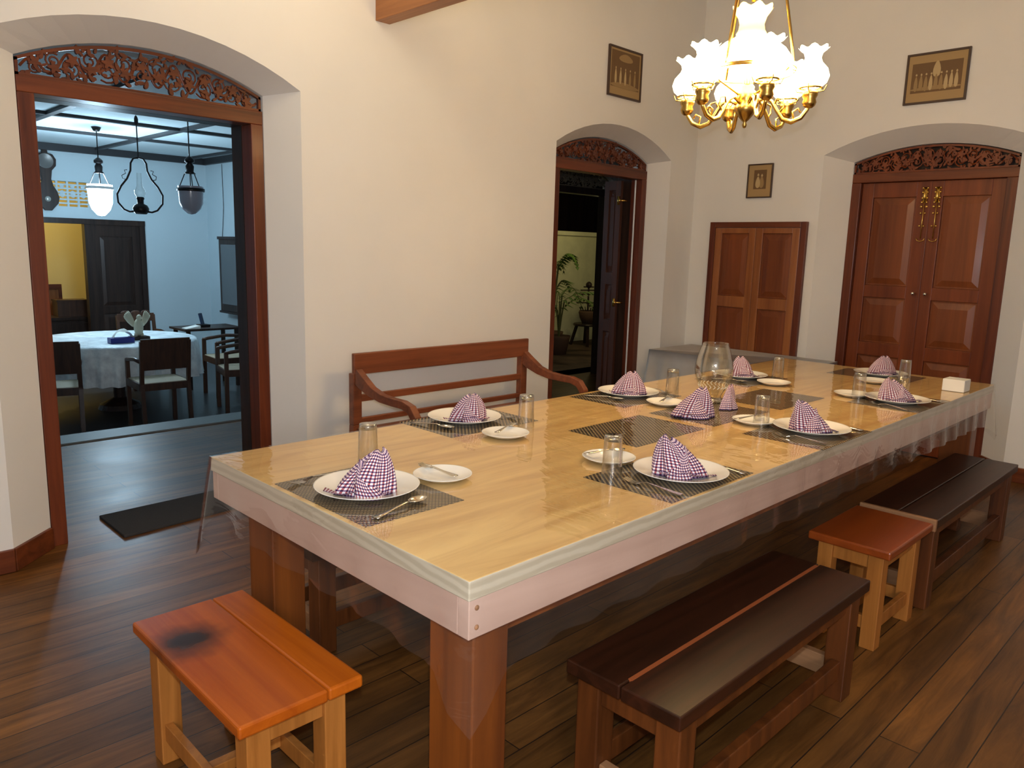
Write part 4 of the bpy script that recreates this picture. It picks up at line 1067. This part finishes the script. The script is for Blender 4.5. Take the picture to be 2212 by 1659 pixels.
# eagle sculpture
eg = thing('eagle_sculpture', 'pale stone bird sculpture with raised wings on the round table', 'sculpture', (2.93, 8.6, RZ_+.005))
E0 = RZ_+.0055
mb = MB(); mb.box(2.84,3.02,8.53,8.67,E0,E0+.035); obj('plinth', mb, darkwood, eg, bevel=.004)
mb = MB(); mb.blob((2.93,8.6,E0+.13), (.05,.045,.095), 14, 10); mb.blob((2.935,8.585,E0+.235), (.028,.03,.032), 12, 8); mb.tube([(2.94,8.56,E0+.235),(2.955,8.53,E0+.215)], [.012,.002], 6)
for sg in (-1, 1):
    for q in range(5):
        a_ = .35+q*.19; mb.beam((2.93+sg*.03, 8.61, E0+.12), (2.93+sg*(.05+.10*sin(a_+.1)), 8.63, E0+.12+.21*cos(a_*.7)), .02, .045)
mb.blob((2.90,8.6,E0+.05),(.02,.03,.03),8,6); mb.blob((2.96,8.6,E0+.05),(.02,.03,.03),8,6)
obj('bird', mb, stone, eg, subsurf=1, smooth=True)
tbx = thing('tissue_box', 'blue box with white tissue pulled out on the round far table', 'box', (2.67,8.4,RZ_+.005))
mb = MB(); mb.box(2.57,2.80,8.35,8.46,E0,E0+.055); obj('carton', mb, principled('blue_carton', (.02,.03,.25), .4), tbx, bevel=.003)
mb = MB(); mb.grid(lambda u, v: (2.60+.19*u, 8.35+.09*v, E0+.056+.085*sin(PI*u)**.7*(1-.4*abs(v-.5))+.01*sin(9*u+4*v)), 14, 6); obj('tissue', mb, paper, tbx, smooth=True)

# chairs in the far room
def chair(name, label, solid=True, group=None):
    r = thing(name, label, 'chair', (0,0,0), group)
    m_ = MB(); m_.box(-.22,.22,-.22,.22,.45,.475); obj('seat', m_, canem, r, bevel=.004)
    m_ = MB(); 
    for (a_, b_, c_, d_) in ((-.23,.23,-.235,-.205),(-.23,.23,.205,.235),(-.235,-.205,-.205,.205),(.205,.235,-.205,.205)): m_.box(a_, b_, c_, d_, .40, .47)
    obj('seat_frame', m_, chairwood, r)
    for sx in (-1, 1):
        m_ = MB(); m_.beam((sx*.215,.22,0),(sx*.215,.215,.66),.035,.04,(0,1,0)); obj('leg', m_, chairwood, r)
        m_ = MB(); m_.beam((sx*.215,-.26,0),(sx*.215,-.215,.45),.035,.04,(0,1,0)); m_.beam((sx*.215,-.215,.45),(sx*.215,-.27,.88),.035,.035,(0,1,0)); obj('leg', m_, chairwood, r)
        m_ = MB(); m_.tube([(sx*.215,-.235,.68),(sx*.225,-.05,.69),(sx*.225,.16,.665),(sx*.215,.225,.655)], .02, 8); obj('arm', m_, chairwood, r, smooth=True)
    m_ = MB()
    if solid: m_.hexa([(-.215,-.25,.60),(.215,-.25,.60),(.215,-.225,.60),(-.215,-.225,.60)], [(-.225,-.285,.90),(.225,-.285,.90),(.225,-.26,.90),(-.225,-.26,.90)])
    else:
        m_.box(-.22,.22,-.265,-.245,.80,.90); m_.box(-.22,.22,-.25,-.23,.62,.66)
        for q in range(3): m_.blob((-.12+.12*q, -.26, .91), (.06,.012,.03), 10, 6)
    obj('backrest', m_, chairwood, r, bevel=.004)
    return r
chairwood = wood('chair_wood', (.035,.014,.008), (.09,.036,.018), 'z', .4)
G = 'armchairs round the far table'
c1 = chair('armchair', 'solid-backed wooden armchair at the far table, beside the left door post', True, G); c1.location = (1.93,7.95,FZ); c1.rotation_euler = (0,0,-.25)
dup(c1, (2.79,7.73,FZ), -.05, 'solid-backed wooden armchair in front of the lace cloth, centre of the doorway', G)
c2 = chair('armchair', 'dark open-armed chair right of the far table, nearest the door post', False, G); c2.location = (3.80,8.02,FZ); c2.rotation_euler = (0,0,1.35)
dup(c2, (4.05,8.9,FZ), 1.5, 'dark open-armed chair behind the nearest right-hand one', G)
dup(c2, (3.45,9.95,FZ), PI, 'dark chair with carved top rail beyond the round table', G)
tp = thing('telephone_table', 'small dark table beside the far right wall', 'table', (4.1,9.6,FZ))
mb = MB(); mb.box(3.72,4.45,9.35,9.85,.33,.355); obj('tabletop', mb, darkwood, tp)
for x in (3.76,4.37):
    for y in (9.39,9.78): mb = MB(); mb.box(x, x+.04, y, y+.04, FZ, .33); obj('leg', mb, darkwood, tp)
ph_ = thing('telephone', 'dark cordless phone standing on the small far table', 'phone', (4.05,9.6,.356))
mb = MB(); mb.box(3.99,4.12,9.55,9.68,.356,.385); obj('cradle', mb, darkmetal, ph_, bevel=.004)
mb = MB(); mb.beam((4.055,9.63,.38),(4.04,9.67,.52),.045,.025); obj('handset', mb, principled('blue_black', (.01,.02,.05), .3), ph_, bevel=.005)
mb = MB(); mb.hexa([(3.76,9.4,.356),(3.93,9.4,.356),(3.93,9.55,.356),(3.76,9.55,.356)], [(3.76,9.4,.36),(3.93,9.4,.39),(3.93,9.55,.39),(3.76,9.55,.36)]); tag(obj('notebook', mb, paper), 'open notebook lying on the small far table', 'book')
# wall cabinet on the right wall of the lower room
cb = thing('wall_cabinet', 'dark glazed wall cabinet seen edge-on by the right door post', 'cabinet', (4.9,10.5,.95))
mb = MB(); mb.box(4.80,4.96,10.15,10.75,.45,1.45); mb.box(4.79,4.96,10.12,10.78,1.45,1.49); mb.box(4.79,4.96,10.12,10.78,.42,.45); obj('body', mb, darkwood, cb, bevel=.004)
mb = MB(); mb.box(4.795,4.80,10.22,10.68,.55,1.38); obj('pane', mb, principled('dull_pane', (.12,.13,.14), .15), cb)
mb = MB(); mb.tube([(4.955,10.9,2.5),(4.95,10.88,1.9),(4.95,10.95,1.5),(4.95,10.98,1.2),(4.95,10.93,.8),(4.95,10.98,.45)], .004, 5)
tag(obj('wall_cable', mb, darkmetal), 'thin cable hanging down the far side wall', 'cable')
# yellow room furniture
ck = thing('leaning_panel', 'brown framed panel standing against the yellow wall', 'panel', (3.08,12.5,FZ))
mb = MB(); mb.box(2.90,3.24,12.55,12.59,FZ,.75); obj('board', mb, smallwood, ck)
mb = MB(); 
for (a_, b_, c_, d_) in ((2.90,2.94,FZ,.75),(3.20,3.24,FZ,.75),(2.94,3.20,.68,.75)): mb.box(a_, b_, 12.52, 12.55, c_, d_)
obj('frame', mb, redwood_x, ck)
ct = thing('low_cabinet', 'dark low cabinet with a chest on top in the yellow room', 'cabinet', (3.2,12.2,FZ))
mb = MB(); mb.box(2.72,3.60,11.95,12.35,FZ,.28); mb.box(2.70,3.62,11.93,12.37,.28,.32); obj('body', mb, darkwood, ct)
mb = MB(); mb.box(2.76,3.14,11.935,11.95,FZ+.08,.24); mb.box(3.18,3.56,11.935,11.95,FZ+.08,.24); obj('door', mb, darkwood, ct)
mb = MB(); mb.box(3.05,3.44,12.05,12.30,.321,.53); mb.box(3.04,3.45,12.04,12.31,.53,.555); tag(obj('wooden_chest', mb, chairwood), 'small dark wooden chest on the low cabinet in the yellow room', 'chest')

# ------------------------------------------------------------------ yard plants and stool
def palm(label, x, y, z0, h, nf, seed, drop=.5, group=None, pot=True, sc_=1):
    rnd = random.Random(seed); r = thing('potted_palm', label, 'plant', (x, y, 0), group)
    if pot: m_ = MB(); m_.lathe([(0,0),(.11,0),(.15,.2),(.165,.26),(.15,.26),(.14,.23),(0,.23)], (x,y,0), 20); obj('pot', m_, terracotta, r, smooth=True)
    m_ = MB(); st_ = MB()
    for k in range(nf):
        a_ = 2*PI*k/nf+rnd.uniform(-.3,.3); L = rnd.uniform(.45,.75)*sc_; hz = z0+h*rnd.uniform(.45,1)
        st_.tube([(x,y,z0-.02),(x+.03*cos(a_),y+.03*sin(a_),hz*.6+z0*.4),(x+.06*cos(a_),y+.06*sin(a_),hz)], .010, 6)
        prev = None
        for j in range(12):
            u = j/11; px = x+.06*cos(a_)+L*u*cos(a_); py = y+.06*sin(a_)+L*u*sin(a_); pz = hz+.22*sin(u*2.2)-drop*u*u*.55
            if prev: st_.tube([prev, (px,py,pz)], .004, 4)
            prev = (px,py,pz)
            for sg in (-1, 1):
                b_ = a_+sg*1.0; ll = .16*sin(PI*min(1, u*.9+.12))+.02
                e_ = (px+ll*cos(b_), py+ll*sin(b_), pz-.05); w_ = .03
                m_.face([m_.vert((px-w_*cos(a_),py-w_*sin(a_),pz)), m_.vert(e_), m_.vert((px+w_*cos(a_),py+w_*sin(a_),pz))])
    obj('stem', st_, principled('palm_stem', (.12,.12,.03), .6), r); obj('foliage', m_, leafgreen, r)
    return r
palm('tall potted palm against the lit yard wall', 7.98, 7.10, .24, .62, 7, 3)
palm('leafy green plant above the palm by the yard wall', 8.30, 7.52, .24, 1.15, 9, 9, .3, sc_=.5)
ys = thing('garden_stool', 'rough wooden stool holding a pot in the yard', 'stool', (9.12,7.55,0))
mb = MB(); mb.lathe([(0,.30),(.20,.30),(.21,.315),(.20,.335),(0,.335)], (9.12,7.55,0), 20); obj('seat', mb, darkwood, ys)
for k in range(4):
    a_ = PI/4+PI/2*k; mb = MB(); mb.beam((9.12+.15*cos(a_),7.55+.15*sin(a_),.31),(9.12+.24*cos(a_),7.55+.24*sin(a_),0),.035,.035,(0,1,0)); obj('leg', mb, darkwood, ys)
pt = thing('tower_ornament', 'dark potted tower-shaped ornament on the yard stool', 'ornament', (9.13,7.55,.336))
mb = MB(); mb.lathe([(0,.336),(.08,.336),(.12,.42),(.14,.50),(.13,.53),(.11,.50),(0,.49)], (9.13,7.55,0), 20); obj('pot', mb, terracotta, pt, smooth=True)
mb = MB(); mb.tube([(9.13,7.55,.49),(9.13,7.55,.97)], .014, 8)
for z, w_ in ((.65,.16),(.78,.13),(.84,.11),(.89,.07)): mb.tube([(9.13-w_,7.55+w_*.6,z),(9.13+w_,7.55-w_*.6,z)], .011, 6)
for q in range(6):
    a_ = 2*PI*q/6; mb.tube([(9.13+.09*cos(a_),7.55+.09*sin(a_),.5),(9.13+.13*cos(a_),7.55+.13*sin(a_),.58)], .008, 5)
mb.blob((9.13,7.55,.92),(.05,.05,.05),10,6); obj('tower', mb, darkwood, pt)

# ------------------------------------------------------------------ lights
def light(name, typ, loc, energy, col, size=.1, rot=None, **k):
    l = bpy.data.lights.new(name, typ); l.energy = energy; l.color = col
    if typ == 'AREA': l.size = size
    else: l.shadow_soft_size = size
    for a_, b_ in k.items(): setattr(l, a_, b_)
    o = bpy.data.objects.new(name, l); C.objects.link(o); o.location = loc
    if rot: o.rotation_euler = rot
    return o
WARM = (1.0,.74,.42)
light('upper_wall_lamp', 'POINT', (1.8,2.75,3.05), 18, (1,.83,.56), .30)
light('room_fill', 'POINT', (-.6,-1.3,1.6), 84, (.98,.93,.92), .25)  # added fill light, unseen behind the camera, lifts walls and arch undersides
light('camera_flash', 'SPOT', (.02,.02,1.50), 88, (.76,.88,1.0), .02, rot=(math.radians(80),0,math.radians(-45)), spot_size=math.radians(110), spot_blend=.6)
light('far_lamp', 'POINT', (2.85,9.3,1.50), 46, (.55,.80,1.0), .14)
light('far_lamp_top', 'POINT', (2.85,9.3,2.03), 34, (.55,.80,1.0), .03)
light('yellow_room_lamp', 'POINT', (2.6,12.9,2.3), 30, (1,.78,.30), .1)
light('yard_lamp', 'POINT', (8.4,6.7,2.0), 14, (1,.88,.45), .1)
w = bpy.data.worlds.new('World'); bpy.context.scene.world = w; w.use_nodes = True
w.node_tree.nodes['Background'].inputs[0].default_value = (.02,.022,.03,1); w.node_tree.nodes['Background'].inputs[1].default_value = .3

# ------------------------------------------------------------------ camera
yaw, pit, rol, fpx = .786495, .17332, .027458, 1658.7
fwd = Vector((cos(yaw)*cos(pit), sin(yaw)*cos(pit), -sin(pit))); rt = Vector((sin(yaw), -cos(yaw), 0)); up = rt.cross(fwd)
r2 = rt*cos(rol)+up*sin(rol); u2 = -rt*sin(rol)+up*cos(rol)
cam = bpy.data.cameras.new('camera'); co = bpy.data.objects.new('camera', cam); C.objects.link(co)
M = Matrix(((r2.x,u2.x,-fwd.x,0),(r2.y,u2.y,-fwd.y,0),(r2.z,u2.z,-fwd.z,1.42),(0,0,0,1)))
co.matrix_world = M
cam.sensor_width = 36; cam.lens = fpx/2212*36; cam.sensor_fit = 'HORIZONTAL'; cam.clip_start = .02; cam.clip_end = 100
sc = bpy.context.scene; sc.camera = co
sc.view_settings.view_transform = 'Standard'; sc.view_settings.look = 'None'; sc.view_settings.gamma = 1; sc.view_settings.exposure = .17; sc.view_settings.use_curve_mapping = False
